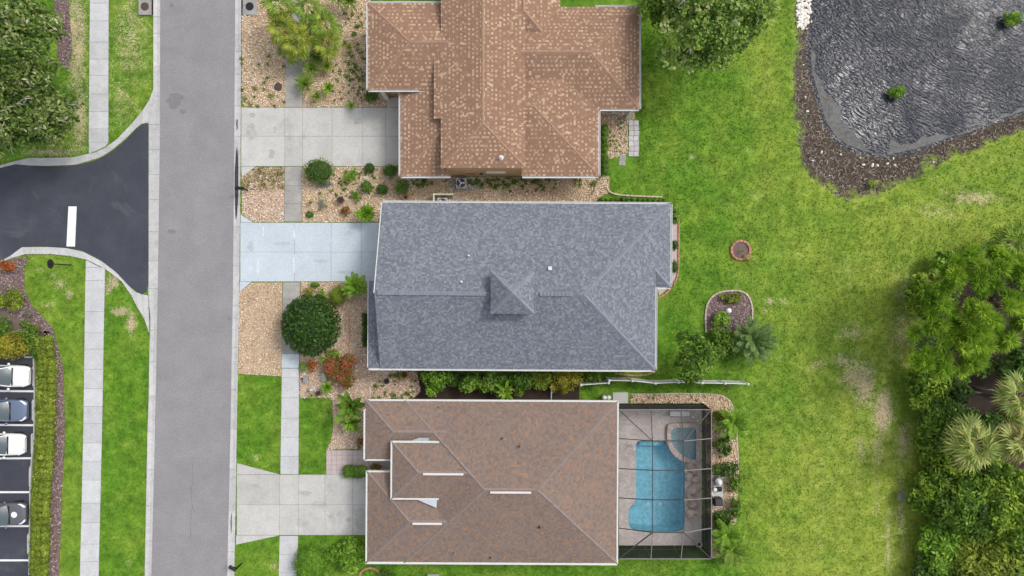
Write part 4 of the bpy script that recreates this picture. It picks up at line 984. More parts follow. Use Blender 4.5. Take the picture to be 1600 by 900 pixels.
def core_quads(blobs, f=.8):
    """an inner twig mass so that the ground does not shine through dense shrubs"""
    Q = []; a, b = 8, 5
    for (cx, cy, cz, rx, ry, rz) in blobs:
        def P(i, j):
            t, s_ = 2*PI*i/a, -PI*.35 + (PI*.85)*j/b; return (cx+rx*f*math.cos(s_)*math.cos(t), cy+ry*f*math.cos(s_)*math.sin(t), cz+rz*f*math.sin(s_))
        for i in range(a):
            for j in range(b): Q.append([P(i, j), P(i+1, j), P(i+1, j+1), P(i, j+1)])
    return np.array(Q)
def crown(name, blobs, leaf, dens, mat, seed, parent=None, core=.8, **k):
    rng = np.random.RandomState(seed); V, r_ = blob_leaves(blobs, leaf, dens, rng, **k)
    if core:
        Q = core_quads(blobs, core); V = np.concatenate([V, Q]); r_ = np.concatenate([r_, np.full(len(Q), .3)])
    return link(name, np_mesh(name, V, 4, r_, mat), parent)
def stem(base, top, r0, r1, rng, n=5, wob=.08):
    b, t = Vector(base), Vector(top); return [b.lerp(t, i/(n-1)) + Vector((rng.uniform(-wob, wob), rng.uniform(-wob, wob), 0))*(0 if i in (0, n-1) else 1) for i in range(n)], [r0 + (r1-r0)*i/(n-1) for i in range(n)]
def lumps(c, rx, ry, rz, k, lr, rng, flat=.3):
    """clumps spread over the upper shell of an ellipsoid"""
    out = []
    for i in range(k):
        q = math.sqrt(rng.random()); a = rng.uniform(0, 2*PI); s_ = rng.uniform(*lr); z = math.sqrt(max(0, 1-q*q))*rng.uniform(.35, 1.05) - (flat if q > .8 else 0)*rng.random()
        w_ = 1 + .16*math.sin(3*a+c[0]) + .10*math.sin(5*a+c[1])
        out.append((c[0]+rx*q*w_*math.cos(a), c[1]+ry*q*w_*math.sin(a), c[2]+rz*z, s_, s_, s_*rng.uniform(.5, .85)))
    return out
def tree(name, label, px, py, rpx, rpy, h, ch, mat, seed, leaf=(.26, .085), k=60, lr=(.7, 1.2), dens=26, cat='tree', group=None, dead=0, flat=.3):
    """px,py: where the crown's middle shows; h: height of the crown's middle; ch: its half thickness"""
    c = at(px, py, h); rng = random.Random(seed); kk = S*(H-h)/H; rx, ry = rpx*kk, rpy*kk
    g0 = at(px, py, 0).lerp(Vector((c.x, c.y, 0)), .35)
    e = empty(name, (g0.x, g0.y, 0), 0, label, cat, group); inv = Matrix.Translation(-Vector(e.location))
    bl = lumps(c, rx*.88, ry*.88, ch, k, lr, rng, flat)
    o = crown('crown', bl, leaf, dens, mat, seed, e, core=0, jit=.8); o.matrix_parent_inverse = inv
    m = MB(); fork = Vector((c.x, c.y, max(.8, h-ch*.8))); r0 = max(.05, .035*(h+ch))
    pts, rad = stem((g0.x, g0.y, -.1), fork, r0*1.25, r0*.8, rng); m.tube(pts, rad, 9)
    o = m.build('trunk', 'trunk_bark', e, smooth=True); o.matrix_parent_inverse = inv
    m = MB()
    for b in rng.sample(bl, min(len(bl), 26)):
        mid = fork.lerp(Vector(b[:3]), .5) + Vector((0, 0, .15*ch)); m.tube([fork, mid, Vector(b[:3])], [r0*.5, r0*.25, r0*.06], 5)
    o = m.build('limbs', 'trunk_bark', e, smooth=True); o.matrix_parent_inverse = inv
    if dead:
        for i in range(dead):
            b = rng.choice(bl); p0 = Vector(b[:3]) + Vector((0, 0, b[5]*.6)); a = rng.uniform(0, 2*PI); m = MB()
            d = Vector((math.cos(a), math.sin(a), .1)); L = rng.uniform(.5, 1.3)
            m.tube([p0, p0+d*L*.5+Vector((0, 0, .12)), p0+d*L], [.035, .025, .008], 5)
            for s_ in (-1, 1): m.tube([p0+d*L*.4+Vector((0, 0, .1)), p0+d*L*.75+Vector((-d.y, d.x, .1))*s_*.35*L], [.02, .006], 4)
            o = m.build('bare_branch', 'grey_branch', e); o.matrix_parent_inverse = inv
    return e
def shrub(name, label, px, py, rpx, rpy, h, mat, seed, leaf=(.13, .05), dens=75, lump=0, group=None, cat='shrub', low=-.35, jit=.7, shell=(.78, 1.04)):
    """rounded or loose bush whose top shows at px,py"""
    zc = h*.5; c = at(px, py, zc); kk = S*(H-zc)/H; rx, ry = rpx*kk, rpy*kk; rng = random.Random(seed)
    e = empty(name, (c.x, c.y, 0), 0, label, cat, group); inv = Matrix.Translation(-Vector(e.location))
    if lump:
        bl = [(c.x, c.y, zc*.9, rx*.7, ry*.7, h*.42)] + lumps((c.x, c.y, zc), rx*.74, ry*.74, h*.38, lump, (min(rx, ry)*.26, min(rx, ry)*.44), rng, .1)
    else: bl = [(c.x, c.y, zc, rx*.97, ry*.97, h*.5)]
    o = crown('foliage', bl, leaf, dens, mat, seed, e, core=.84 if not lump else .5, jit=jit, low=low, shell=shell); o.matrix_parent_inverse = inv
    m = MB()
    for i in range(3):
        a = i*2.1; m.tube([(c.x+.05*math.cos(a), c.y+.05*math.sin(a), -.05), (c.x+rx*.3*math.cos(a), c.y+ry*.3*math.sin(a), h*.55)], [.03, .012], 5)
    o = m.build('stem', 'trunk_bark', e); o.matrix_parent_inverse = inv
    return e
def hedge(name, label, pts, wpx, h, mat, seed, leaf=(.13, .05), dens=85, step=.45, lab2=None):
    """clipped hedge along a line of px points"""
    P = [Vector(at(a, b, h*.6)[:2]) for a, b in pts]; w = wpx*S*.5; rng = random.Random(seed); bl = []
    for a, b in zip(P[:-1], P[1:]):
        n = max(1, int((b-a).length/step)); d = (b-a).normalized(); s_ = Vector((-d.y, d.x)); m_ = max(1, int(round(2*w/.6)))
        for i in range(n):
            for j in range(m_):
                p = a.lerp(b, (i+.5)/n) + s_*(w*.72)*((2*(j+.5)/m_)-1)
                bl.append((p.x+rng.uniform(-.05, .05), p.y+rng.uniform(-.05, .05), h*.55, max(.2, min(w, .42)), max(.2, min(w, .42)), h*.47*rng.uniform(.92, 1.06)))
    c = P[len(P)//2]; e = empty(name, (c.x, c.y, 0), 0, label, 'hedge'); inv = Matrix.Translation(-Vector(e.location))
    o = crown('foliage', bl, leaf, dens*.62, mat, seed, e, core=.85); o.matrix_parent_inverse = inv
    m = MB()
    for b in bl[::3]: m.tube([(b[0], b[1], -.05), (b[0], b[1], h*.5)], [.025, .012], 5)
    o = m.build('stem', 'trunk_bark', e); o.matrix_parent_inverse = inv
    return e
# ---- fronds
def fan_frond(mat, seed, L=1.0, fan=.75, n=20, droop=.35, dead=False):
    """stalk and a pleated fan of pointed segments; grows along +X from the origin"""
    rng = np.random.RandomState(seed); V = []; r_ = []
    def P(d, ang, lat):   # point at distance d along a segment leaving the hub at ang
        x = L + fan*d*math.cos(ang); y = fan*d*math.sin(ang); z = .10*L - droop*fan*d*d*(.6+.5*abs(ang)) + lat
        return (x, y, z)
    V.append([(0, -.025, 0), (L, -.018, .10*L), (L, .018, .10*L), (0, .025, 0)]); r_.append(.7)
    A = 2.25
    for i in range(n):
        a = -A + 2*A*(i+.5)/n; l = (1.0-.18*(abs(a)/A)**2)*rng.uniform(.86, 1.08); w = A/n*.9; lift = .04 if i % 2 else -.01
        V.append([P(.04, a, 0), P(.55*l, a-w, lift), P(l, a+rng.uniform(-.05, .05), -.03), P(.55*l, a+w, -lift*.3)]); r_.append(np.clip(.48+.3*rng.normal(), 0, 1))
    return np_mesh('frond', np.array(V), 4, np.array(r_), mat)
def feather_frond(mat, seed, L=1.8, n=22, wl=.45, droop=.5, wid=.035, lift=.5):
    rng = np.random.RandomState(seed); V = []; r_ = []
    def sp(t): return np.array([L*t*(1-.12*t), 0, lift*L*t - droop*L*t*t])
    for i in range(6):
        a, b = sp(i/6), sp((i+1)/6); w = .025*(1-i/7); V.append([a+[0, -w, 0], b+[0, -w*.8, 0], b+[0, w*.8, 0], a+[0, w, 0]]); r_.append(.75)
    for i in range(n):
        t = .12 + .86*i/(n-1); p = sp(t); l = wl*math.sin(PI*min(1, .15+.85*t))**.6*rng.uniform(.85, 1.1)
        for s_ in (-1, 1):
            d = np.array([.62, s_*.75, -.12+rng.uniform(-.08, .08)]); d /= np.linalg.norm(d); q = np.array([-s_*d[1], s_*d[0], 0])*wid
            V.append([p, p+d*l*.45+q, p+d*l+[0, 0, -.15*l], p+d*l*.45-q]); r_.append(np.clip(.45+.2*rng.normal(), 0, 1))
    return np_mesh('frond', np.array(V), 4, np.array(r_), mat)
def blade_leaf(mat, seed, L=1.2, W=.16, droop=.5, lift=.8, seg=5):
    rng = np.random.RandomState(seed); V = []; r_ = []; c0 = rng.uniform(.3, .7)
    sp = lambda t: np.array([L*t*(1-.1*t), 0, lift*L*t - droop*L*t*t]); wd = lambda t: W*math.sin(PI*min(1, .12+.88*t))**.7
    for i in range(seg):
        a, b = i/seg, (i+1)/seg; A_, B_ = sp(a), sp(b)
        for s_ in (-1, 1):
            V.append([A_, A_+[0, s_*wd(a), .25*wd(a)], B_+[0, s_*wd(b)*(.02 if i == seg-1 else 1), .25*wd(b)], B_] if s_ < 0 else [A_, B_, B_+[0, wd(b)*(.02 if i == seg-1 else 1), .25*wd(b)], A_+[0, wd(a), .25*wd(a)]]); r_.append(np.clip(c0+.1*rng.normal(), 0, 1))
    return np_mesh('leaf', np.array(V), 4, np.array(r_), mat)
FR = {}
for k_, m_ in (('green', 'leaf_palm'), ('gold', 'leaf_palm_gold'), ('pale', 'leaf_palm_pale'), ('dark', 'leaf_palm_dark'), ('dry', 'leaf_dry')):
    FR[k_] = [fan_frond(m_, 40+i, .62+.14*i, .78, 15) for i in range(3)]
FT = {k_: [feather_frond(m_, 60+i) for i in range(3)] for k_, m_ in (('green', 'leaf_palm'), ('bright', 'leaf_bright'), ('dark', 'leaf_palm_dark'))}
CY = [feather_frond('leaf_bright', 80+i, 1.4, 26, .3, .25, .03, .45) for i in range(2)]; CYP = [feather_frond('leaf_palm_dark', 84+i, 1.75, 30, .36, .3, .035, .4) for i in range(2)]
BL = {k_: [blade_leaf(m_, 90+i, 1.0, w_, d_, l_) for i in range(3)] for k_, m_, w_, d_, l_ in (('broad', 'leaf_bright', .13, .35, .7), ('dark', 'leaf_dark', .15, .5, .7), ('strap', 'leaf_palm', .045, .6, .9), ('vari', 'leaf_variegated', .10, .4, .6), ('dry', 'leaf_dry', .05, .5, .8), ('banana', 'leaf_mid', .16, .4, .75), ('red', 'leaf_red', .07, .35, .7), ('grass', 'leaf_hedge', .03, .7, .9))}
def rosette(name, label, px, py, h, meshes, n, seed, scale=(.8, 1.1), pitch=(-.25, .9), cat='palm', part='frond', trunk=.11, group=None, tilt=0.0, trunkmat='trunk_bark', base=None):
    """fronds round the head of a trunk (or straight from the ground when h is small)"""
    c = at(px, py, h); rng = random.Random(seed); bx, by = (c.x, c.y) if base is None else xy(*base)
    e = empty(name, (bx, by, 0), 0, label, cat, group); hd = Vector((c.x-bx, c.y-by, h))
    if trunk and h > .25:
        pts, rad = stem((0, 0, -.1), hd, trunk*1.25, trunk, rng, 6, .03); MB().tube(pts, rad, 10).build('trunk', trunkmat, e, smooth=True)
    a0 = rng.uniform(0, 6)
    for i in range(n):
        f = (i+.5)/n; el = pitch[1] + (pitch[0]-pitch[1])*f
        o = link(part, rng.choice(meshes), e, hd); s_ = rng.uniform(*scale)*(1-.25*(1-f))
        o.rotation_euler = (rng.uniform(-.25, .25), -el, a0 + i*2.399 + rng.uniform(-.2, .2)); o.scale = (s_,)*3
    return e

# ---- big trees
tree('oak_tree', 'dense dark oak filling the top left corner above the side road', 26, 62, 66, 98, 6.0, 2.0, 'leaf_oak', 101, (.36, .075), 170, (.45, .85), 30, dead=8)
tree('oak_tree', 'lower spreading oak between the pavement and the side road kerb', 58, 172, 62, 62, 4.6, 1.6, 'leaf_oak', 102, (.36, .075), 120, (.4, .75), 30, dead=16)
tree('oak_tree', 'oak at the left edge just above the side road', -10, 160, 60, 84, 5.5, 1.8, 'leaf_oak', 103, (.36, .075), 90, (.45, .8), 28, dead=8)
tree('shade_tree', 'large light green tree on the lawn beside the pond', 1108, 18, 92, 98, 6.0, 2.4, 'leaf_tree', 104, (.27, .10), 210, (.34, .68), 30, dead=14)
tree('shade_tree', 'small dull green tree touching the corner of the tan tiled house', 1022, 8, 26, 34, 3.4, 1.3, 'leaf_mid', 105, (.24, .08), 30, (.4, .7), 28)
tree('small_tree', 'dark glossy tree standing over the white fence', 1084, 558, 32, 42, 2.6, 1.4, 'leaf_mid', 106, (.34, .07), 75, (.3, .5), 36)
# pine: needle tufts in bright rings
def pine(label, px, py, rpx, rpy, h, seed, k=85):
    c = at(px, py, h); kk = S*(H-h)/H; rng = np.random.RandomState(seed); g0 = at(px, py, 0).lerp(Vector((c.x, c.y, 0)), .3); e = empty('pine_tree', (g0.x, g0.y, 0), 0, label, 'pine tree'); inv = Matrix.Translation(-Vector(e.location))
    V = []; Rr = []; m = MB(); top = Vector((c.x, c.y, h))
    MB().tube([(g0.x, g0.y, -.1), ((c.x+g0.x)/2+.1, (c.y+g0.y)/2, h*.5), (c.x, c.y, h+.6)], [.2, .15, .05], 9).build('trunk', 'trunk_bark', e, smooth=True).matrix_parent_inverse = inv
    for i in range(k):
        a = rng.uniform(0, 2*PI); q = rng.uniform(.0, 1)**.5; p = np.array([c.x + rpx*kk*q*math.cos(a), c.y + rpy*kk*q*math.sin(a), h + (1-q)*1.6 - .5 + rng.uniform(-.5, .5)])
        m.tube([top + Vector((0, 0, (1-q)*.8-.6)), (top+Vector(p))/2 + Vector((0, 0, .1)), Vector(p)], [.04, .025, .012], 4)
        n = 230; t = rng.uniform(0, 2*PI, n); el = rng.uniform(-.15, .85, n); d = np.stack([np.cos(t)*np.cos(el), np.sin(t)*np.cos(el), np.sin(el)], 1)
        L = rng.uniform(.42, .72, n); C = p + d*(L*.66)[:, None]; Nn = nrmz(np.cross(d, rng.normal(size=(n, 3))))
        V.append(leaf_quads(C, Nn, L, np.full(n, .03), rng, 0, d)); Rr.append(np.clip(.5 + rng.normal(0, .16) + .18*rng.normal(size=n), 0, 1))
    o = link('crown', np_mesh('crown', np.concatenate(V), 4, np.concatenate(Rr), 'leaf_pine'), e); o.matrix_parent_inverse = inv
    o = m.build('limbs', 'trunk_bark', e, smooth=True); o.matrix_parent_inverse = inv
pine('yellow green pine with ringed needle tufts at the wood edge', 1545, 468, 92, 78, 7.5, 110, 84)
pine('second pine with bright needle tufts at the lower front of the wood', 1490, 545, 62, 44, 6.5, 111, 38)
# undergrowth of the wood, each bush its own
WD = [(1452, 462, 40, 44, 2.4, 'leaf_wood', 'leafy bush at the upper front of the wood left of the pine'), (1478, 415, 30, 26, 2.0, 'leaf_bright', 'small bright bush where the wood begins below the dry grass'), (1446, 600, 34, 48, 2.2, 'leaf_wood', 'bush at the wood edge beside the bleached grass patch'),
      (1466, 650, 40, 42, 2.4, 'leaf_mid', 'broad bush left of the dark gap in the wood'), (1488, 605, 26, 26, 2.6, 'leaf_dark', 'dark bush just under the lower pine'), (1456, 690, 34, 44, 1.7, 'leaf_wood', 'low edge bush left of the pale cabbage palms'), (1510, 660, 24, 30, 1.8, 'leaf_dark', 'dark low bush beside the fallen pale log'),
      (1462, 765, 42, 50, 2.0, 'leaf_wood', 'leafy bush at the wood edge below the pale cabbage palms'), (1510, 790, 54, 50, 3.6, 'leaf_mid', 'mid green bush in the lower part of the wood'), (1568, 800, 52, 52, 4.6, 'leaf_wood', 'tall bush at the right edge below the palms'), (1476, 850, 46, 50, 2.2, 'leaf_bright', 'wide bush in the lower front of the wood'),
      (1534, 872, 56, 50, 3.2, 'leaf_hedge', 'yellow green bush in the bottom right of the wood'), (1595, 880, 46, 50, 3.0, 'leaf_mid', 'bush in the bottom right corner of the picture'), (1448, 895, 30, 36, 1.8, 'leaf_dark', 'dark bush at the bottom end of the wood edge'), (1594, 420, 40, 34, 3.0, 'leaf_wood', 'bush at the right edge above the pine'), (1500, 725, 34, 30, 2.4, 'leaf_wood', 'bush under the fronds of the large pale cabbage palm'), (1562, 745, 40, 34, 2.8, 'leaf_wood', 'bush between the pale palms and the tall right bush'), (1550, 660, 22, 20, 1.6, 'leaf_dark', 'dark bush between the three pale palms'), (1590, 655, 26, 24, 2.0, 'leaf_wood', 'bush at the right edge between two pale palms'), (1530, 575, 30, 16, 2.2, 'leaf_dark', 'dark bush above the fallen pale log'), (1585, 570, 36, 30, 3.0, 'leaf_dark', 'dark bush at the right edge under the pine')]
for i, (a, b, rx, ry, h, mt, lab) in enumerate(WD): shrub('bush', lab, a, b, rx, ry, h, mt, 200+i, (.42, .085), 26, lump=int(8+rx*ry/65), group='undergrowth at the wood edge', cat='bush')
for i, (a, b, h, key, n, sc, lab) in enumerate(((1462, 532, 2.6, 'dark', 18, (1.2, 1.5), 'dark fan palm with grey dead fronds at the wood edge'), (1520, 695, 5.0, 'pale', 24, (1.5, 1.8), 'large pale cabbage palm below the dark gap in the wood'), (1592, 690, 5.5, 'pale', 22, (1.3, 1.6), 'pale cabbage palm cut by the right edge'),
        (1590, 622, 5.5, 'pale', 20, (1.2, 1.5), 'upper pale cabbage palm beside the dark gap'), (1582, 378, 2.6, 'green', 18, (1.1, 1.4), 'green fan palm at the upper right end of the wood'), (1545, 402, 2.2, 'green', 14, (.9, 1.2), 'small fan palm in front of the wood above the pine'), (1470, 440, 2.0, 'green', 12, (.8, 1.1), 'small fan palm among bushes left of the pine'))):
    rosette('fan_palm', lab, a, b, h, FR[key] + ([FR['dry'][0]] if i in (0, 2) else []), n, 300+i, sc, (-.5, 1.0), 'palm', trunk=.16, group='palms of the wood')
sheet('forest_floor', smooth_poly([(1462, 430), (1500, 405), (1560, 385), (1660, 360), (1660, 960), (1465, 960), (1462, 850), (1470, 760), (1458, 620), (1455, 500)], 2), .006, 'shaded_soil')
o = MB().tube([at(1522, 613, .3), at(1545, 611, .5), at(1570, 617, .7)], [.12, .16, .2], 8).build('fallen_log', 'grey_branch', smooth=True); tag(o, 'pale fallen log in the dark gap of the wood', 'log')

# ---- front bed of the top house: palms
for i, (a, b, h, key, n, sc, lab) in enumerate(((437, 12, 3.2, 'green', 16, (.95, 1.2), 'fan palm in the top corner of the palm group by the street'), (482, 12, 3.0, 'green', 14, (.92, 1.15), 'fan palm at the top edge right of the bare grey trunk'), (440, 44, 3.0, 'gold', 16, (.95, 1.2), 'gold tipped fan palm nearest the street'),
        (508, 40, 2.8, 'green', 15, (.95, 1.2), 'fan palm with long green fan on the right of the palm group'), (462, 64, 2.6, 'gold', 15, (.92, 1.15), 'yellowing fan palm over the end of the old footpath'), (484, 52, 2.6, 'gold', 12, (.8, 1.05), 'orange yellow fan palm in the middle of the palm group'), (512, 68, 2.2, 'green', 13, (.92, 1.15), 'lower right fan palm of the palm group'), (458, 78, 2.0, 'green', 12, (.8, 1.0), 'small fan palm hanging over the old footpath slab'))):
    rosette('fan_palm', lab, a, b, h, FR[key] + FR['gold'][:1], n, 330+i, sc, (-.6, .9), 'palm', trunk=.09, group='fan palms in the front bed of the top house')
for i, (a, b, h, msh, n, sc, lab) in enumerate(((488, 108, .5, BL['strap'], 60, (.9, 1.3), 'yellow green strappy rosette plant above its twin by the old footpath'), (478, 132, .5, BL['strap'], 70, (1.0, 1.35), 'large round strappy rosette leaning over the old footpath'), (497, 151, .4, BL['grass'] + BL['strap'], 60, (.7, 1.0), 'green grassy tuft at the foot of the rosette plants'), (512, 105, .4, BL['vari'], 26, (.7, 1.0), 'yellow variegated plant right of the rosettes'),
        (514, 138, .4, BL['vari'] + BL['broad'], 26, (.6, .9), 'pale lime plant in gravel beside the grassy tuft'), (546, 75, .5, BL['grass'], 50, (.5, .8), 'dark spiky tuft alone in the gravel near the tan roof'), (548, 4, .8, BL['strap'], 60, (1.0, 1.4), 'arching grass clump at the top edge by the tan roof'), (528, -2, .8, BL['strap'], 50, (.9, 1.3), 'second arching grass clump at the top edge'), (549, 166, .25, BL['broad'], 24, (.4, .6), 'small weed growing at the driveway edge'))):
    rosette('rosette_plant', lab, a, b, h, msh, n, 350+i, sc, (-.1, 1.2), 'plant', 'leaf', 0)
shrub('shrub', 'loose dark shrub between palms and rosettes of the top front bed', 494, 90, 16, 12, .9, 'leaf_mid', 401, lump=6)
shrub('shrub', 'dark round shrub at the corner under the tan roof', 580, 151, 12, 10, 1.0, 'leaf_dark', 402)
# ---- bed between the two upper driveways
SH = [(498.5, 267, 25.5, 21, 1.5, 'leaf_dark', 'large clipped round shrub at the old footpath', 0), (578, 262.5, 9.5, 8.5, .8, 'leaf_dark', 'small dark ball shrub at the weedy driveway edge', 0), (609.5, 266.5, 12, 11, 1.0, 'leaf_dark', 'dark ball shrub just left of the tan roof corner', 0), (547, 275, 13, 13, .8, 'leaf_bright', 'bright loose shrub right of the large clipped ball', 5), (572.5, 291.5, 10, 10.5, .9, 'leaf_mid', 'mid green clipped ball in the middle of the gravel bed', 0),
      (597.5, 296, 10, 9, .8, 'leaf_dark', 'dark olive ball shrub between two others in the gravel bed', 0), (629, 290, 15, 15, 1.3, 'leaf_mid', 'round shrub under the corner of the tan tiled roof', 6), (556, 305, 10, 10, .7, 'leaf_bright', 'small lime green shrub above the red leaved plant', 4), (540, 329, 11, 10, .7, 'leaf_red', 'dark red leaved plant left of the glossy bright bush', 5), (624, 262, 8, 8, .7, 'leaf_hedge', 'yellow green shrub tucked against the tan roof edge', 3)]
for i, (a, b, rx, ry, h, mt, lab, lu) in enumerate(SH): shrub('shrub', lab, a, b, rx, ry, h, mt, 410+i, (.10, .035), 150, lump=lu)
rosette('leafy_bush', 'glossy bright bush overhanging the pale blue driveway', 573, 334, .9, BL['broad'], 90, 430, (.75, 1.15), (-.1, 1.2), 'bush', 'leaf', 0)
rosette('rosette_plant', 'small yellow tuft in gravel near the old footpath', 486, 317, .3, BL['dry'], 26, 431, (.4, .6), (.1, 1.2), 'plant', 'leaf', 0)
shrub('shrub', 'wispy grey green plant in the gravel bed', 503, 318, 11, 18, .5, 'leaf_grey', 432, (.14, .015), 60, lump=4)
shrub('shrub', 'tiny green shrub above the pale blue driveway', 484, 335, 7, 6, .4, 'leaf_mid', 433, (.08, .03), 150)
shrub('shrub', 'grey stone coloured groundcover below the large clipped ball', 508, 290, 22, 8, .3, 'leaf_grey', 434, (.10, .03), 60, lump=5)
# dry groundcover by the mailbox
pts = scatter_poly([bedC2], 34, NR)
Vd = []
for q in pts:
    n = 9; d = nrmz(NR.normal(size=(n, 3)) + np.array([0, 0, .8])); L = NR.uniform(.14, .3, n); C = np.array([q[0], q[1], .03]) + d*(L*.5)[:, None]; Vd.append(leaf_quads(C, nrmz(np.cross(d, NR.normal(size=(n, 3)))), L, np.full(n, .02), NR, 0, d))
Vd = np.concatenate(Vd); o = link('groundcover', np_mesh('groundcover', Vd, 4, NR.rand(len(Vd)), 'leaf_dry')); tag(o, 'dry yellow groundcover between mailbox and weedy driveway', 'groundcover', kind='stuff')
# ---- bed left of the grey house
shrub('round_tree', 'big clipped round tree standing over the footpath', 486, 508, 48, 51, 2.9, 'leaf_dark', 440, (.22, .085), 70, cat='tree', jit=.8, shell=(.86, 1.0))
hedge('hedge', 'narrow dark clipped hedge along the front wall of the grey house', [(570, 490), (570, 541)], 10, 1.1, 'leaf_dark', 441, (.09, .035), 130, .35)
rosette('sago_palm', 'bright cycad rosette at the corner of the pale blue driveway', 555, 447, .9, CY, 30, 442, (.85, 1.1), (-.1, 1.0), 'cycad', trunk=.16)
shrub('shrub', 'fine grassy olive mound left of the cycad', 528, 462, 15, 18, .9, 'leaf_hedge', 443, (.22, .015), 130, jit=1.2)
shrub('shrub', 'yellow variegated shrub above the big clipped tree', 482, 455, 12, 8, .7, 'leaf_yellow', 444, lump=4)
shrub('shrub', 'lime variegated shrub right behind the big clipped tree', 505, 463, 14, 12, .8, 'leaf_variegated', 445, (.2, .06), 45, lump=5)
shrub('shrub', 'small brown green weed at the pale blue driveway edge', 492, 445, 9, 5, .4, 'leaf_mid', 446, (.12, .03), 70)
shrub('croton', 'large round croton with red and dark green leaves', 531, 579, 27, 29, 1.5, 'leaf_red', 447, (.20, .055), 75, lump=12)
shrub('croton', 'small bright red croton left of the large one', 488, 573, 10, 13, .9, 'leaf_orange', 448, (.16, .045), 90, lump=4)
shrub('shrub', 'yellow variegated shrub above the large red croton', 520, 553, 15, 10, .8, 'leaf_variegated', 449, (.2, .055), 50, lump=6)
shrub('shrub', 'lime shrub between footpath and small red croton', 473, 573, 6, 12, .7, 'leaf_bright', 450, (.16, .05), 60, lump=4)
shrub('shrub', 'lime variegated shrub at the lower left of the big clipped tree', 507, 562, 9, 7, .6, 'leaf_variegated', 451, (.18, .055), 55, lump=4)
rosette('leafy_plant', 'bright green rosette under the large red croton', 512, 605, .5, BL['broad'], 40, 452, (.55, .85), (-.05, 1.2), 'plant', 'leaf', 0)
rosette('banana_plant', 'arching broad leaved plant beside the brown tiled house', 549, 634, 1.3, BL['banana'], 16, 453, (1.5, 2.1), (-.1, .8), 'plant', 'leaf', .07)
rosette('banana_plant', 'lower broad leaved plant touching the white roof corner', 551, 660, .9, BL['banana'] + BL['broad'], 14, 454, (.9, 1.4), (0, 1.0), 'plant', 'leaf', .05)
shrub('shrub', 'brownish shrub under the brown roof edge', 563, 692, 9, 10, .7, 'leaf_red', 455, lump=4)
hedge('hedge', 'clipped oval hedge at the garage of the brown tiled house', [(538, 737), (570, 737)], 19, .9, 'leaf_mid', 456, (.10, .035), 120, .4)
shrub('croton', 'brown red croton tucked in the entry recess', 586, 729, 12, 8, 1.0, 'leaf_red', 457, (.18, .05), 80, lump=5)
shrub('shrub', 'large clipped round shrub at the bottom of the picture', 486, 881, 31, 31, 1.7, 'leaf_bright', 458, (.16, .03), 110, jit=1.1)
shrub('bush', 'loose bright bush at the lower corner of the garage', 546, 862, 32, 29, 1.6, 'leaf_bright', 459, (.26, .06), 50, lump=16, cat='bush')
shrub('shrub', 'dark shrub cut by the bottom edge beside the terracotta ring', 602, 897, 17, 10, .8, 'leaf_dark', 460, lump=5)
# ---- strip between grey and brown house
for i, (a, b, rx, ry, h, mt, lf, lab) in enumerate(((681, 595, 28, 22, 1.9, 'leaf_bright', (.20, .06), 'bright green bush nearest the gravel in the side strip'), (736, 596, 24, 22, 1.8, 'leaf_mid', (.26, .075), 'leafy bush second from the gravel in the side strip'), (768, 599, 24, 22, 1.8, 'leaf_mid', (.28, .08), 'leafy bush in the middle of the side strip left of the bright rosette'), (815, 594, 24, 20, 1.8, 'leaf_mid', (.26, .075), 'leafy bush in the side strip right of the bright rosette'),
        (848, 594, 20, 18, 1.6, 'leaf_hedge', (.18, .05), 'olive bush left of the yellow green one in the side strip'), (882, 596, 34, 24, 1.9, 'leaf_yellow', (.16, .045), 'wide yellow green bush reaching onto the grey roof edge'), (925, 589, 20, 12, 1.4, 'leaf_mid', (.18, .05), 'low green bush at the end of the white fence'), (712, 592, 14, 16, 1.2, 'leaf_dark', (.2, .06), 'dark low bush between the two first bushes of the side strip'))):
    shrub('bush', lab, a, b, rx, ry, h, mt, 470+i, lf, 50, lump=12, group='bushes of the side strip', cat='bush')
rosette('rosette_plant', 'bright star shaped rosette against the white roof edge in the side strip', 790, 610, 1.2, BL['broad'] + BL['vari'], 26, 480, (.9, 1.2), (-.1, 1.1), 'plant', 'leaf', .06)
# ---- back garden
for a, b, rx, ry, h, mt, lu, lab in ((1130, 501, 16, 15, 1.2, 'leaf_bright', 7, 'bright bush in front of the round white lamp'), (1133, 541, 26, 26, 1.6, 'leaf_mid', 12, 'leafy bush left of the grey green cycad'), (1120, 518, 13, 14, 1.2, 'leaf_mid', 6, 'smaller bush above the leafy one by the dark tree'), (1055, 338, 10, 18, 1.2, 'leaf_mid', 5, 'tall shrub at the upper right corner of the grey roof'),
        (1053.5, 383, 7, 9, .8, 'leaf_dark', 0, 'round shrub in the middle of the row beside the grey house'), (1053.5, 417, 7, 11, .8, 'leaf_dark', 0, 'lowest round shrub of the row beside the grey house'), (1146, 466, 20, 12, .5, 'leaf_hedge', 9, 'low yellow green plants at the back of the island bed')):
    shrub('shrub', lab, a, b, rx, ry, h, mt, int(a+b), (.2, .06) if lu else (.10, .035), 60 if lu else 130, lump=lu)
rosette('sago_palm', 'large grey green cycad on the back lawn', 1176, 531, 1.2, CYP, 36, 490, (1.2, 1.4), (-.1, .9), 'cycad', trunk=.18)
hedge('hedge', 'dark hedge along the right wall of the tan tiled house', [(944.5, 197), (944.5, 272)], 15, 1.0, 'leaf_mid', 491, (.10, .035), 120, .4)
hedge('hedge', 'low dark hedge behind the upper gutter of the grey house', [(935, 312), (985, 313), (1042, 315)], 9, .8, 'leaf_mid', 492, (.10, .035), 110, .4)
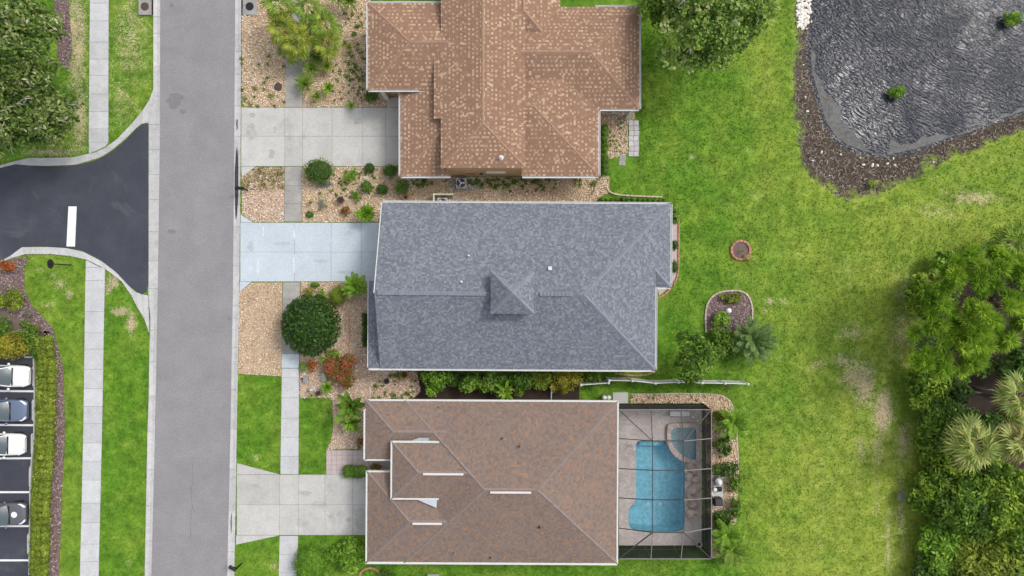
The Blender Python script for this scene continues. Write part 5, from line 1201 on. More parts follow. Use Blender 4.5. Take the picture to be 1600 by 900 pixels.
# ---- round the pool cage
for i, (a, b, h, msh, n, sc, lab) in enumerate(((1146, 661, 1.0, FT['bright'], 26, (.85, 1.1), 'feathery palm at the upper right corner of the pool cage'), (1136, 836, 1.0, FT['bright'], 24, (.8, 1.05), 'upper feathery palm at the lower right of the pool cage'), (1142, 858, 1.0, FT['green'], 28, (.85, 1.1), 'lower feathery palm at the bottom right of the pool cage'))):
    rosette('feather_palm', lab, a, b, h, msh, n, 500+i, sc, (-.1, 1.0), 'palm', trunk=.07)
for a, b, rx, ry, h, mt, lu, lab in ((1130, 697, 12, 15, .9, 'leaf_dark', 5, 'dark shrub alone in the pool side gravel'), (1135, 733, 18, 13, 1.0, 'leaf_dark', 7, 'wide dark shrub above the pool pump'), (1150, 755, 10, 16, 1.0, 'leaf_mid', 6, 'shrub at the lawn edge right of the pool pump'), (1150, 790, 9, 18, 1.0, 'leaf_mid', 6, 'shrub at the lawn edge below right of the pool pump'), (1130, 808, 17, 12, 1.0, 'leaf_dark', 7, 'dark shrub under the black pool box'), (1122, 820, 8, 20, .7, 'leaf_mid', 5, 'slim plant against the lower cage wall'), (1128, 648, 12, 10, .7, 'leaf_hedge', 5, 'brownish low shrub outside the upper cage corner')):
    shrub('shrub', lab, a, b, rx*1.25, ry*1.25, h*1.15, mt, int(a*3+b), (.19, .055), 65, lump=lu+3)
# ---- left lot
hedge('hedge', 'long yellow green hedge between parked cars and the mulch', [(66, 528), (73, 560), (72, 620), (70, 690), (68, 730), (63, 800), (61, 880), (60, 930)], 30, .95, 'leaf_hedge', 510, (.15, .05), 90, .5)
shrub('bush', 'big golden bush hanging over the first white car', 18, 543, 32, 28, 2.0, 'leaf_yellow', 511, (.16, .045), 60, lump=16, cat='bush')
shrub('bush', 'green bush behind the golden one at the lot corner', 48, 528, 24, 26, 1.4, 'leaf_mid', 512, (.16, .045), 60, lump=10, cat='bush')
shrub('shrub', 'round yellow green shrub in the mulch near the side road', 20, 470, 22, 23, 1.0, 'leaf_hedge', 513, (.17, .05), 60, lump=10)
shrub('flower_bush', 'orange red flowering bush at the kerb of the side road', 12, 416, 17, 12, .8, 'leaf_orange', 514, (.14, .045), 80, lump=6, cat='shrub')
shrub('shrub', 'grey twiggy shrub beside the yellow green one', 44, 490, 13, 8, .5, 'leaf_grey', 515, (.16, .012), 70, lump=4)
shrub('shrub', 'small rusty shrub in the purple mulch', 56, 514, 8, 7, .4, 'leaf_red', 516, (.10, .03), 80)
shrub('shrub', 'low green shrub below the grey twiggy one', 38, 505, 12, 9, .5, 'leaf_mid', 517, (.14, .045), 70, lump=4)
shrub('bush', 'dark green bush at the left edge above the golden one', 4, 510, 20, 26, 1.4, 'leaf_mid', 518, (.2, .06), 50, lump=9, cat='bush')
# ---- pond plants
shrub('water_plant', 'bright clump of leaves standing alone in the pond', 1406, 141, 15, 13, .9, 'leaf_bright', 520, (.28, .05), 60, lump=7, cat='plant')
shrub('water_plant', 'green clump at the right edge of the pond', 1590, 22, 18, 14, .9, 'leaf_bright', 521, (.28, .05), 60, lump=7, cat='plant')
shrub('weed', 'small yellow green weed on the pond bank', 1364, 286, 9, 6, .4, 'leaf_variegated', 522, (.15, .04), 70, cat='plant')
for n_ in ('water_plant', 'water_plant.001'): bpy.data.objects[n_].location.z = WZ
# ---- weeds in the gravel and along kerbs (one scatter)
Vw = []
wp = [(378, 92, 3), (379, 100, 2), (379, 140, 3), (383, 156, 6), (392, 164, 4), (403, 166, 3), (430, 166, 3), (444, 160, 3), (444, 104, 3), (444, 90, 2), (418, 122, 3), (421, 88, 4), (405, 101, 2), (418, 101, 2), (399, 139, 4), (413, 141, 3), (423, 150, 5), (414, 129, 3), (398, 152, 3)]
wp += [(R.uniform(530, 575), R.uniform(20, 130), R.uniform(1, 3.5)) for _ in range(60)] + [(R.uniform(520, 570), R.uniform(100, 160), R.uniform(1, 2.2)) for _ in range(40)] + [(R.uniform(640, 930), R.uniform(278, 290), R.uniform(1.5, 5)) for _ in range(60)] + [(R.uniform(760, 870), R.uniform(280, 300), R.uniform(1, 3)) for _ in range(30)] + [(R.uniform(500, 600), R.uniform(265, 310), R.uniform(1, 3)) for _ in range(50)] + [(R.uniform(575, 650), R.uniform(584, 604), R.uniform(1, 3)) for _ in range(24)] + [(R.uniform(580, 650), R.uniform(612, 624), R.uniform(1, 3)) for _ in range(30)] + [(R.uniform(945, 980), R.uniform(182, 240), R.uniform(.8, 2)) for _ in range(24)] + [(R.uniform(1112, 1150), R.uniform(640, 860), R.uniform(1, 3)) for _ in range(30)] + [(R.uniform(985, 1120), R.uniform(617, 628), R.uniform(.8, 2)) for _ in range(12)]
for (a, b, r_) in wp:
    n = int(14*r_); c = at(a, b, .03); q = NR.normal(size=(n, 2))*r_*S*.5; C = np.stack([c.x+q[:, 0], c.y+q[:, 1], NR.uniform(.03, .16, n)], 1)
    Vw.append(leaf_quads(C, nrmz(NR.normal(size=(n, 3))*.6+[0, 0, 1]), NR.uniform(.07, .14, n), NR.uniform(.02, .04, n), NR))
Vw = np.concatenate(Vw); o = link('weeds', np_mesh('weeds', Vw, 4, NR.rand(len(Vw)), 'leaf_mid')); tag(o, 'scattered small weeds growing through the gravel beds', 'weeds', kind='stuff')

# ================================================================== OBJECTS
def rel(e, name, mb, mat, parent=None, **k): return mb.build(name, mat, parent or e, **k)
# ---- cars (local: +X is the nose)
def make_car(paint, label, seed=0, hood=None):
    e = empty('parked_car', (0, 0, 0), 0, label, 'car', 'cars parked facing the hedge')
    st = [(-2.22, .62, .42, .80), (-2.12, .80, .30, .95), (-1.75, .88, .24, 1.0), (-1.2, .90, .22, .98), (0, .905, .22, .95), (.85, .90, .22, .96), (1.3, .89, .23, .93), (1.75, .86, .25, .86), (2.02, .78, .28, .77), (2.17, .62, .34, .66)]
    m = MB(); rings = []
    for x, w, zb, zt in st: rings.append([(x, -w*.9, zb), (x, -w, (zb+zt)*.5), (x, -w*.97, zt-.10), (x, -w*.80, zt-.01), (x, -w*.4, zt+.025), (x, w*.4, zt+.025), (x, w*.80, zt-.01), (x, w*.97, zt-.10), (x, w, (zb+zt)*.5), (x, w*.9, zb)])
    n = 10; V = [p for r_ in rings for p in r_]; F = [(i*n+k, i*n+(k+1) % n, (i+1)*n+(k+1) % n, (i+1)*n+k) for i in range(len(st)-1) for k in range(n)]
    F += [tuple(range(n)), tuple((len(st)-1)*n+k for k in range(n))[::-1]]
    F = [f[::-1] for f in F]
    m.add(V, F); body = m.build('body', paint, e, smooth=True, sub=2)
    # glasshouse
    def patch(name, rows, mat, thick=0.0):
        q = MB(); a = len(rows); b = len(rows[0]); q.add([p for r_ in rows for p in r_], [(i*b+j, i*b+j+1, (i+1)*b+j+1, (i+1)*b+j) for i in range(a-1) for j in range(b-1)]); return q.build(name, mat, e, smooth=True)
    ysn = [-1, -.5, 0, .5, 1]; bx = lambda y: 1.02-.22*y*y; rx = lambda y: .18-.10*y*y
    W = lambda t, y: ((1-t)*bx(y)+t*rx(y), y*((1-t)*.77+t*.60), .97+t*.47+.03*math.sin(PI*t)+.02*(1-y*y))
    patch('windscreen', [[W(t, y) for y in ysn] for t in (0, .35, .7, 1)], 'car_glass')
    Rb = lambda t, y: ((1-t)*(rx(y)-.02)+t*(-1.15+.08*y*y), y*.61, 1.45+.05*math.sin(PI*(.25+.6*t))+.03*(1-y*y)-.035)
    patch('roof', [[Rb(t, y) for y in ysn] for t in (0, .25, .5, .75, 1)], paint)
    B2 = lambda t, y: ((1-t)*(-1.15+.08*y*y)+t*(-1.95+.15*y*y), y*((1-t)*.60+t*.74), 1.44-t*.46+.02*(1-y*y))
    patch('rear_window', [[B2(t, y) for y in ysn] for t in (0, .5, 1)], 'car_glass')
    for s_ in (-1, 1):
        patch('side_window', [[(.85, s_*.80, .95), (0, s_*.83, .96), (-1, s_*.82, .97), (-1.7, s_*.76, .97)], [(.12, s_*.62, 1.42), (-.2, s_*.625, 1.45), (-.8, s_*.62, 1.45), (-1.12, s_*.6, 1.42)]], 'car_glass')
        for a, b in (((.88, s_*.79, .95), (.1, s_*.61, 1.45)), ((-1.8, s_*.75, .96), (-1.1, s_*.61, 1.44)), ((-.35, s_*.835, .96), (-.4, s_*.63, 1.45))): MB().bar(a, b, .06, .05).build('pillar', paint, e)
        o = MB().lathe([(.04, -.10), (.10, -.06), (.11, .05), (.05, .1)], (0, 0, 0), 10, sy=.7).build('wing_mirror', paint, e, smooth=True); o.rotation_euler = (s_*PI/2, 0, 0); o.location = (.72, s_*1.0, 1.0)
        h = MB(); h.add([(1.62, s_*.80, .84), (1.80, s_*.83, .79), (2.06, s_*.66, .71), (2.10, s_*.48, .70), (2.0, s_*.52, .785), (1.85, s_*.70, .83)], [(0, 1, 2, 3, 4, 5) if s_ < 0 else (5, 4, 3, 2, 1, 0)])
        o = h.build('headlight', 'lamp_glass', e); o.location.z = .045; o.location.x = .03
        md = o.modifiers.new('solid', 'SOLIDIFY'); md.thickness = .05
        for x in (1.38, -1.38):
            w_ = MB().lathe([(.20, -.1), (.31, -.1), (.33, -.05), (.33, .05), (.31, .1), (.20, .1)], (0, 0, 0), 22).build('wheel', 'dark_rubber', e, smooth=True); w_.rotation_euler = (PI/2, 0, 0); w_.location = (x, s_*.80, .33)
            MB().lathe([(.2, -.09), (.18, 0), (.05, .02), (.04, .03)], (0, 0, 0), 14).lathe([(.2, .09), (.18, .06), (.05, .04)], (0, 0, 0), 14).build('rim', 'grey_metal', w_)
    MB().add([(2.11, -.42, .60), (2.11, .42, .60), (2.05, .46, .735), (2.05, -.46, .735)], [(0, 1, 2, 3)]).build('grille', 'black_paint', e).location.x = .055
    MB().box((2.13, 0, .42), (.12, 1.15, .14)).build('bumper', 'black_paint', e, bevel=.03)
    for s_ in (-1, 1): MB().bar((.98, s_*.1, .985), (.80, s_*.1+.45, 1.05), .02, .02).build('wiper', 'black_paint', e)
    MB().bar((1.0, -.70, .985), (1.0, .70, .985), .10, .03).build('cowl', 'black_paint', e)
    if hood: MB().lathe([(.24, 0), (.24, .012)], (1.4, 0, .957), 24).build('hood_disc', 'white_paint', e)
    return e
def park(e, fx, cy, rz=0.0):
    p = at(fx, cy, .55); e.location = (p.x - 2.2, p.y, .012); e.rotation_euler = (0, 0, rz)
park(make_car('car_white', 'white car half hidden under the golden bush'), 48.5, 587, -.02)
park(make_car('car_blue', 'slate blue car parked between the two white cars'), 45, 641, .0)
park(make_car('car_white', 'white car with an empty bay below it'), 41.5, 693.5, -.01)
park(make_car('car_grey', 'dark grey car with a white round disc on its bonnet', hood=True), 43.5, 803, .05)
for a, b, lab in ((53, 588, 'concrete wheel stop in front of the white car under the golden bush'), (52.5, 641, 'concrete wheel stop in front of the blue car'), (51, 694, 'concrete wheel stop in front of the white car above the empty bay'), (48, 745, 'concrete wheel stop at the empty bay between white and grey car'), (45.2, 850, 'concrete wheel stop at the empty bay below the grey car')):
    o = MB().box((0, 0, .07), (.17, 1.75, .13), taper=.8).build('wheel_stop', 'kerb_concrete', bevel=.015); o.location = at(a, b, .01); tag(o, lab, 'wheel stop', 'wheel stops of the parking bays')
# ---- street things
def mailbox(base, top, label):
    b = xy(*base); e = empty('mailbox', (b[0], b[1], 0), 0, label, 'mailbox', 'mailboxes along the road')
    MB().box((0, 0, .6), (.1, .1, 1.3)).build('post', 'black_paint', e); MB().bar((.05, 0, 1.08), (-.5, 0, 1.08), .09, .08).build('arm', 'black_paint', e); MB().bar((.02, 0, .75), (-.3, 0, 1.05), .06, .06).build('brace', 'black_paint', e)
    m = MB(); pr = [(math.cos(t)*.12, .12+.1*math.sin(t)) for t in [PI*k/8 for k in range(9)]] + [(-.12, 0), (.12, 0)]; n = len(pr)
    m.add([(-.55, y, 1.12+z) for y, z in pr] + [(.05, y, 1.12+z) for y, z in pr], [(i, (i+1) % n, n+(i+1) % n, n+i) for i in range(n)] + [tuple(range(n))[::-1], tuple(range(n, 2*n))]); bx_ = m.build('box', 'black_paint', e)
    MB().box((-.3, .14, 1.32), (.12, .02, .16)).build('flag', 'brown_iron', bx_); MB().box((-.565, 0, 1.2), (.02, .2, .2)).build('door', 'black_paint', bx_)
    return e
mailbox((388, 297.5), 0, 'black mailbox beside the long gutter puddle'); o = mailbox((377, 881), 0, 'black mailbox near the lower end of the road'); o.rotation_euler = (0, 0, -.5)
b = xy(111, 414); e = empty('road_sign', (b[0], b[1], 0), 0, 'road sign on a black post seen from behind at the side road', 'sign')
MB().tube([(0, 0, -.1), (0, 0, 2.75)], .045, 8).build('post', 'black_paint', e)
oc = [(.39*math.cos(PI/8+k*PI/4), .39*math.sin(PI/8+k*PI/4)) for k in range(8)]
MB().add([(-.06, y, 2.4+z) for y, z in oc] + [(-.045, y, 2.4+z) for y, z in oc], [tuple(range(8))[::-1], tuple(range(8, 16))] + [(k, (k+1) % 8, 8+(k+1) % 8, 8+k) for k in range(8)]).build('plate', 'black_paint', e)
for a, b, w, lid, lab in ((227.5, 11, 20, 'brown_iron', 'square concrete drain top with a brown lid at the left kerb'), (391, 11, 22, 'black_paint', 'square concrete drain top with a black lid at the right kerb')):
    c = xy(a, b); e = empty('storm_drain', (c[0], c[1], 0), 0, lab, 'drain'); ww = w*S
    MB().box((0, 0, .02), (ww, 26*S, .2)).build('slab', 'old_concrete', e, bevel=.02); MB().lathe([(.33, .115), (.33, .14), (.30, .15), (.27, .143), (.05, .148)], (0, 0, 0), 24).build('lid', lid, e)
    MB().box((-ww*.55 if a > 300 else ww*.55, 0, .0), (.1, 24*S, .14)).build('inlet', 'black_paint', e)
c = xy(435, 136); e = empty('valve_cover', (c[0], c[1], 0), 0, 'round brown iron cover in the gravel by the old footpath', 'cover')
MB().lathe([(.32, -.02), (.32, .10), (.28, .12)], (0, 0, 0), 22).build('rim', 'brown_iron', e); MB().lathe([(.27, .10), (.27, .13), (.1, .135)], (0, 0, 0), 22).build('lid', 'brown_iron', e)
for a, b, r_, lab in ((1409, 775, .16, 'flat grey cover plate set in the lawn near the wood'),):
    c = xy(a, b); e = empty('valve_cover', (c[0], c[1], 0), 0, lab, 'cover'); MB().lathe([(.26, -.02), (.26, .04), (.22, .05)], (0, 0, 0), 18).build('lid', 'grey_metal', e); MB().lathe([(.3, -.02), (.3, .03)], (0, 0, 0), 18).build('rim', 'old_concrete', e)
# ---- air conditioners
def aircon(px, py, label):
    c = xy(px, py); e = empty('air_conditioner', (c[0], c[1], 0), 0, label, 'air conditioner')
    MB().box((0, 0, .45), (.82, .82, .8)).build('case', 'unit_grey', e, bevel=.03)
    MB().lathe([(.36, .852), (.36, .86), (.34, .862)], (0, 0, 0), 26).build('fan_well', 'black_paint', e)
    f = MB()
    for k in range(3):
        a = 2*PI*k/3; q = [(r_*math.cos(a+d), r_*math.sin(a+d), .87+h) for r_, d, h in ((.08, 0, 0), (.30, -.28, .0), (.32, .32, .03), (.09, .5, .02))]; f.add(q, [(0, 1, 2, 3)])
    f.build('fan_blade', 'lamp_glass', e); MB().lathe([(.08, .87), (.08, .90), (.03, .91)], (0, 0, 0), 12).build('hub', 'lamp_glass', e)
    g = MB()
    for r_ in (.12, .2, .28, .355): g.tube([(r_*math.cos(2*PI*k/20), r_*math.sin(2*PI*k/20), .92) for k in range(21)], .006, 4)
    g.build('grille', 'grey_metal', e); return e
aircon(721.5, 288.5, 'air conditioner on a concrete pad beside the tan wall'); aircon(692.5, 319, 'air conditioner half under the grey gutter in an L shaped screen')
o = MB().prism([xy(703, 276), xy(752, 276), xy(750, 294), xy(738, 298), xy(706, 299), xy(702, 292)], -.05, .055).build('concrete_pad', 'old_concrete'); tag(o, 'stained concrete pad under the air conditioner by the tan wall', 'pad')
o = MB().prism([xy(686, 312), xy(735, 310), xy(735, 326), xy(686, 326)], -.05, .052).build('concrete_pad', 'old_concrete'); tag(o, 'concrete pad half under the grey gutter', 'pad')
c = xy(680, 306); e = empty('privacy_screen', (c[0], c[1], 0), 0, 'pale cream L shaped screen round an air conditioner', 'screen')
MB().box((.75, 0, .5), (1.55, .1, 1.0)).build('panel', 'cream_plastic', e, bevel=.01); MB().box((-.02, -.45, .5), (.1, .8, 1.0)).build('panel', 'cream_plastic', e, bevel=.01)
for q in ((0, 0), (1.5, 0), (0, -.8)): MB().box((q[0], q[1], .52), (.12, .12, 1.06)).build('post', 'cream_plastic', e)
# ---- white fence of the back garden
def fence(pts, label, zt=1.75, name='white_fence'):
    P = [at(a, b, zt) for a, b in pts]; e = empty(name, (P[0].x, P[0].y, 0), 0, label, 'fence'); o0 = Vector((P[0].x, P[0].y, 0))
    for p in P:
        q = p-o0; MB().box((q.x, q.y, zt/2+.02), (.13, .13, zt+.08)).build('post', 'white_metal', e)
        MB().box((q.x, q.y, zt+.09), (.18, .18, .06), taper=.5).build('post_cap', 'white_metal', e)
    for a, b in zip(P[:-1], P[1:]):
        a, b = a-o0, b-o0; d = (b-a); n = max(2, int(d.length/.16))
        for z in (.15, zt-.05): MB().bar((a.x, a.y, z), (b.x, b.y, z), .055, .11).build('rail', 'white_metal', e)
        for k in range(n):
            t0, t1 = (k+.04)/n, (k+.96)/n; u, v = a.lerp(b, t0), a.lerp(b, t1); MB().bar((u.x, u.y, zt/2), (v.x, v.y, zt/2), .025, zt-.2).build('board', 'white_metal', e)
    return e
fence([(952, 594.5), (988, 595), (1024, 599), (1060, 597.5), (1097, 598.5), (1133, 599), (1169, 600)], 'long white panel fence running out into the back lawn')
fence([(908, 601.5), (951, 598.5)], 'short white fence piece beside the yellow green bush')
p0 = at(862, 602, 1.2); p1 = at(862, 626, 1.2); e = empty('wire_gate', (p0.x, p0.y, 0), 0, 'thin pale wire gate across the side strip between the houses', 'gate'); d = p1-p0
for z in (.3, 1.2): MB().bar((0, 0, z), (d.x, d.y, z), .03, .03).build('rail', 'white_metal', e)
for t_ in (0, .5, 1): MB().bar((d.x*t_, d.y*t_, 0), (d.x*t_, d.y*t_, 1.25), .035, .035).build('post', 'white_metal', e)
# ---- edging stones
def edging(pts, label, mat='terracotta', w=.13, h=.12, L=.32, closed=False, name='garden_edging', it=2):
    q = [Vector(xy(*p)) for p in (smooth_poly(pts, it, closed) if it else pts)]
    if closed: q.append(q[0])
    e = empty(name, (q[0].x, q[0].y, 0), 0, label, 'edging'); o0 = q[0].copy(); run = []; acc = [0.0]
    for a, b in zip(q[:-1], q[1:]): acc.append(acc[-1]+(b-a).length)
    n = max(2, int(acc[-1]/L)); pos = lambda s_: next((q[i].lerp(q[i+1], (s_-acc[i])/max(1e-6, acc[i+1]-acc[i])) for i in range(len(q)-1) if s_ <= acc[i+1]+1e-6), q[-1])
    for k in range(n):
        a, b = pos(acc[-1]*(k+.03)/n)-o0, pos(acc[-1]*(k+.97)/n)-o0; MB().bar((a.x, a.y, h/2-.02), (b.x, b.y, h/2-.02), w*R.uniform(.92, 1.08), h).build('edging_stone', mat, e, bevel=.015)
    return e
edging([(1103, 520), (1101.5, 490), (1106, 470), (1120, 457), (1140, 454), (1160, 454), (1171, 464), (1176, 482), (1175, 500)], 'pale edging round the island bed with the white lamp', 'edging_stone')
edging([(1049, 449), (1056, 440), (1060, 425), (1060.5, 380), (1060.5, 345)], 'pink edging beside the right wall of the grey house', 'terracotta')
edging([(1026, 466), (1038, 461), (1049, 450), (1056, 437)], 'pink edging curving from the corner of the grey house', 'terracotta')
edging([(948, 289), (949, 296), (956, 303), (980, 306), (1035, 308)], 'edging along the lawn above the grey house', 'edging_stone')
edging([(960, 583), (985, 587), (1010, 586), (1023, 581)], 'pink edging curve at the lower right corner of the grey house', 'terracotta')
edging([(546.5, 492), (547, 520), (545, 552)], 'red edging line in the gravel before the grey house', 'terracotta')
edging([(985, 616), (1060, 614.5), (1126, 615.5), (1143, 627), (1149, 650), (1153, 700), (1154, 760)], 'low edging round the gravel border of the pool cage', 'edging_stone', .09, .07)
edging([(561, 905), (563, 893), (575, 886), (590, 889), (597, 905)], 'terracotta ring edging cut by the bottom edge', 'terracotta', .16)
sheet('gravel_strip', [(1048, 345), (1060, 345), (1060, 425), (1050, 445), (1030, 462), (1027, 448), (1048, 447)], .007, 'pink_paver')
# ring planter
ring = [(1157+16*math.cos(2*PI*k/28), 391+15.5*math.sin(2*PI*k/28)) for k in range(28)]
c = xy(1157, 391); e = empty('ring_planter', (c[0], c[1], 0), 0, 'round terracotta ring planter alone on the back lawn', 'planter')
for k in range(14):
    a0, a1 = 2*PI*k/14, 2*PI*(k+1)/14-.04; m = MB(); pr = []
    for j in range(4):
        a = a0+(a1-a0)*j/3; pr.append((math.cos(a), math.sin(a)))
    m.prism([(x*.84, y*.84) for x, y in pr] + [(x*.66, y*.66) for x, y in pr[::-1]], -.02, .16); m.build('ring_stone', 'terracotta', e, bevel=.012)
MB().lathe([(.66, .0), (.66, .05), (.3, .07)], (0, 0, 0), 24).build('soil', 'mulch_soil', e)
for k in range(10): o = link('twig', BL['dry'][k % 3], e, (.1*R.random(), -.1, .05)); o.rotation_euler = (0, -.5, k*.9); o.scale = (.45,)*3
shrub('shrub', 'withered brown plant spilling out of the terracotta ring', 1168, 402, 9, 6, .35, 'leaf_dry', 530, (.12, .03), 60)
HARD.append([xy(*p) for p in ring])
c = xy(1133, 485); e = empty('garden_lamp', (c[0], c[1], 0), 0, 'round white ball lamp in the island bed', 'lamp')
MB().tube([(0, 0, 0), (0, 0, .7)], .03, 8).build('post', 'black_paint', e); MB().lathe([(.02, -.21), (.13, -.17), (.21, -.05), (.21, .05), (.14, .16), (.04, .21), (0, .212)], (0, 0, .92), 18).build('globe', 'white_paint', e, smooth=True)
# ---- pavers
e = tag(empty('paver_path'), kind='structure')
for i in range(2):
    for j in range(7):
        x_, y_ = 982+i*8+(j % 3)*.4, 188+j*8.1; slabs(e, [[(x_, y_), (x_+7.8, y_), (x_+7.8, y_+7.9), (x_, y_+7.9)]], 'grey_paver', .045, .01, 'paver')
slabs(e, [[(969, 241), (978, 240), (977, 259), (966, 258)]], 'old_concrete', .04, .0, 'paver'); slabs(e, [[(946, 178), (965, 178), (965, 186), (946, 186)]], 'old_concrete', .04, .0, 'paver')
e = tag(empty('entry_path'), kind='structure')
for i in range(9):
    for j in range(5):
        x_, y_ = 510+i*8.2, 703.5+j*7.6
        if y_ > 732 and x_ > 558: continue
        slabs(e, [[(x_, y_), (x_+8, y_), (x_+8, y_+7.4), (x_, y_+7.4)]], 'pink_paver', .034, .002, 'paver')
o = MB().prism([xy(576, 698), xy(662, 698), xy(662, 762), xy(588, 762), xy(588, 742), xy(576, 742)], -.05, .028).build('porch_floor', 'pink_paver'); o['kind'] = 'structure'; HARD.append([xy(574, 698), xy(662, 698), xy(662, 762), xy(574, 762)])
# ---- pool side things
c = at(1061, 645.5, .2); e = empty('pool_bench', (c.x, c.y, .03), 0, 'white bench inside the upper wall of the pool cage', 'bench')
for y in (-.12, .0, .12): MB().box((0, y, .42), (1.55, .10, .035)).build('slat', 'white_metal', e)
for x in (-.7, .7): MB().box((x, 0, .2), (.08, .32, .4)).build('leg', 'white_metal', e)
c = at(1001, 712, 0); e = empty('handrail', at(985, 696, .03), 0, 'chrome handrail at the upper left edge of the pool', 'handrail'); d = Vector((c.x, c.y, 0))-Vector(e.location)
for s_ in (0, .1): MB().tube([(s_, s_, 0), (s_, s_, .75), (d.x*.3+s_, d.y*.3+s_, .85), (d.x*.8+s_, d.y*.8+s_, .45), (d.x+s_, d.y+s_, -.2)], .022, 8).build('rail', 'chrome', e, smooth=True)
e = empty('handrail', at(1083, 652, .03), 0, 'chrome grab rail beside the spa', 'handrail'); MB().tube([(0, 0, 0), (0, 0, .7), (.35, -.3, .75), (.35, -.7, .3)], .022, 8).build('rail', 'chrome', e, smooth=True); MB().lathe([(.1, 0), (.1, .02)], (0, 0, 0), 12).build('base', 'chrome', e)
def pot(px, py, r_, h, mat, label, plant=None, soil='shaded_soil', n=8, z=0.0):
    c = at(px, py, h*.7); e = empty('plant_pot', (c.x, c.y, z), 0, label, 'pot'); MB().lathe([(r_*.65, 0), (r_*.9, h*.6), (r_, h*.9), (r_*1.06, h*.92), (r_*1.06, h), (r_*.9, h), (r_*.86, h*.86)], (0, 0, 0), 20).build('pot', mat, e, smooth=False)
    MB().lathe([(r_*.88, h*.84), (r_*.3, h*.88)], (0, 0, 0), 16).build('soil', soil, e)
    if plant:
        for k in range(n): o = link('leaf', BL[plant][k % 3], e, (0, 0, h*.85)); o.rotation_euler = (0, -.7, k*2.4); o.scale = (r_*1.6,)*3
    return e
pot(1092, 850, .24, .4, 'grey_paver', 'pale ringed pot in the lower right corner of the pool cage', z=.03)
pot(604.5, 595.5, .2, .3, 'black_paint', 'small black pot in the gravel below the grey gutter'); pot(632, 585.5, .4, .45, 'terracotta', 'large dark filled terracotta pot left of the bright side bush', 'dark', 'shaded_soil', 5)
pot(532.5, 313, .28, .5, 'brown_iron', 'brown urn above the red leaved plant'); pot(634, 308.5, .24, .4, 'brick_red', 'terracotta pot below the round shrub at the tan roof corner')
pot(497, 614.5, .2, .35, 'brown_iron', 'brown pot beside the garden figure'); pot(618, 148, .18, .3, 'white_trim', 'pale pot on the red entry step of the top house', z=.12)
c = xy(480, 592); e = empty('utility_box', (c[0], c[1], 0), 0.1, 'grey utility box at the footpath corner of the croton bed', 'utility box'); MB().box((0, 0, .2), (.36, .46, .4)).build('case', 'grey_metal', e, bevel=.03); MB().box((0, 0, .415), (.4, .5, .03)).build('lid', 'grey_metal', e, bevel=.01); MB().tube([(-.35, .1, 0), (-.35, .1, .35)], .05, 8).build('pipe', 'black_paint', e)
c = xy(508, 588); e = empty('utility_box', (c[0], c[1], 0), 0.05, 'pale green utility box left of the large red croton', 'utility box'); MB().box((0, 0, .18), (.42, .68, .36)).build('case', 'utility_green', e, bevel=.05); MB().box((0, 0, .0), (.55, .8, .08)).build('base', 'old_concrete', e)
c = xy(489, 608); e = empty('garden_figure', (c[0], c[1], 0), 0.3, 'small grey stone garden figure near the lawn corner', 'figure')
MB().lathe([(.22, 0), (.22, .08), (.14, .1), (.17, .3), (.13, .5), (.06, .58)], (0, 0, 0), 14).build('body', 'grey_paver', e, smooth=True); MB().lathe([(0, .54), (.09, .58), (.11, .66), (.08, .74), (0, .77)], (0, 0, 0), 12).build('head', 'grey_paver', e, smooth=True); MB().lathe([(.28, -.02), (.28, .05)], (0, 0, 0), 14).build('plinth', 'old_concrete', e)
rosette('rosette_plant', 'small tuft at the lawn corner below the garden figure', 487, 618, .3, BL['strap'], 20, 531, (.4, .55), (0, 1.1), 'plant', 'leaf', 0)
c = xy(489, 22); o = MB().add([(0, 0, .5), (.5, .35, .55), (.45, -.5, .5), (0, 0, .44), (.5, .35, .49), (.45, -.5, .44)], [(2, 1, 0), (3, 4, 5), (0, 1, 4, 3), (1, 2, 5, 4), (2, 0, 3, 5)]).tube([(.3, 0, 0), (.3, 0, .5)], .03, 6).build('yard_sign', 'lamp_glass'); o.location = (c[0]-.3, c[1]+.1, 0); tag(o, 'small pale triangular panel among the top palms', 'panel')
MB().tube([at(453, -4, 2.6), at(460, 18, 2.8), at(475, 38, 2.5)], [.09, .08, .06], 8).build('bare_trunk', 'grey_branch', smooth=True); tag(bpy.data.objects['bare_trunk'], 'bare grey leaning trunk among the top palms', 'trunk')
# pool equipment
c = xy(1120, 764); o = MB().prism([xy(1112.5, 742), xy(1129, 742), xy(1129, 792), xy(1112.5, 792)], -.05, .07).build('equipment_pad', 'walk_concrete'); tag(o, 'concrete pad with pool pump and filter outside the cage', 'pad')
def ploc(px, py): v = at(px, py, .4); return (v.x, v.y, .07)
e = empty('pool_filter', ploc(1121, 752), 0, 'white pool filter tank outside the right cage wall', 'filter'); MB().lathe([(.2, 0), (.3, .1), (.31, .6), (.26, .75), (.12, .84), (.08, .9)], (0, 0, 0), 20).build('tank', 'white_metal', e, smooth=True); MB().lathe([(.32, .4), (.335, .42), (.335, .46), (.32, .48)], (0, 0, 0), 20).build('clamp', 'black_paint', e); MB().tube([(-.2, -.2, .2), (-.5, -.2, .3), (-.5, -.6, .3)], .035, 8).build('pipe', 'white_metal', e)
e = empty('pool_pump', ploc(1123, 765), 0, 'black and white pool pump below the filter tank', 'pump'); MB().box((0, 0, .2), (.55, .34, .3)).build('motor', 'black_paint', e, bevel=.05); MB().lathe([(.17, .2), (.17, .42), (.1, .46)], (-.32, 0, 0), 16).build('basket', 'white_metal', e, smooth=True); MB().tube([(-.32, .1, .3), (-.32, .5, .35), (-.6, .6, .35)], .035, 8).build('pipe', 'white_metal', e)
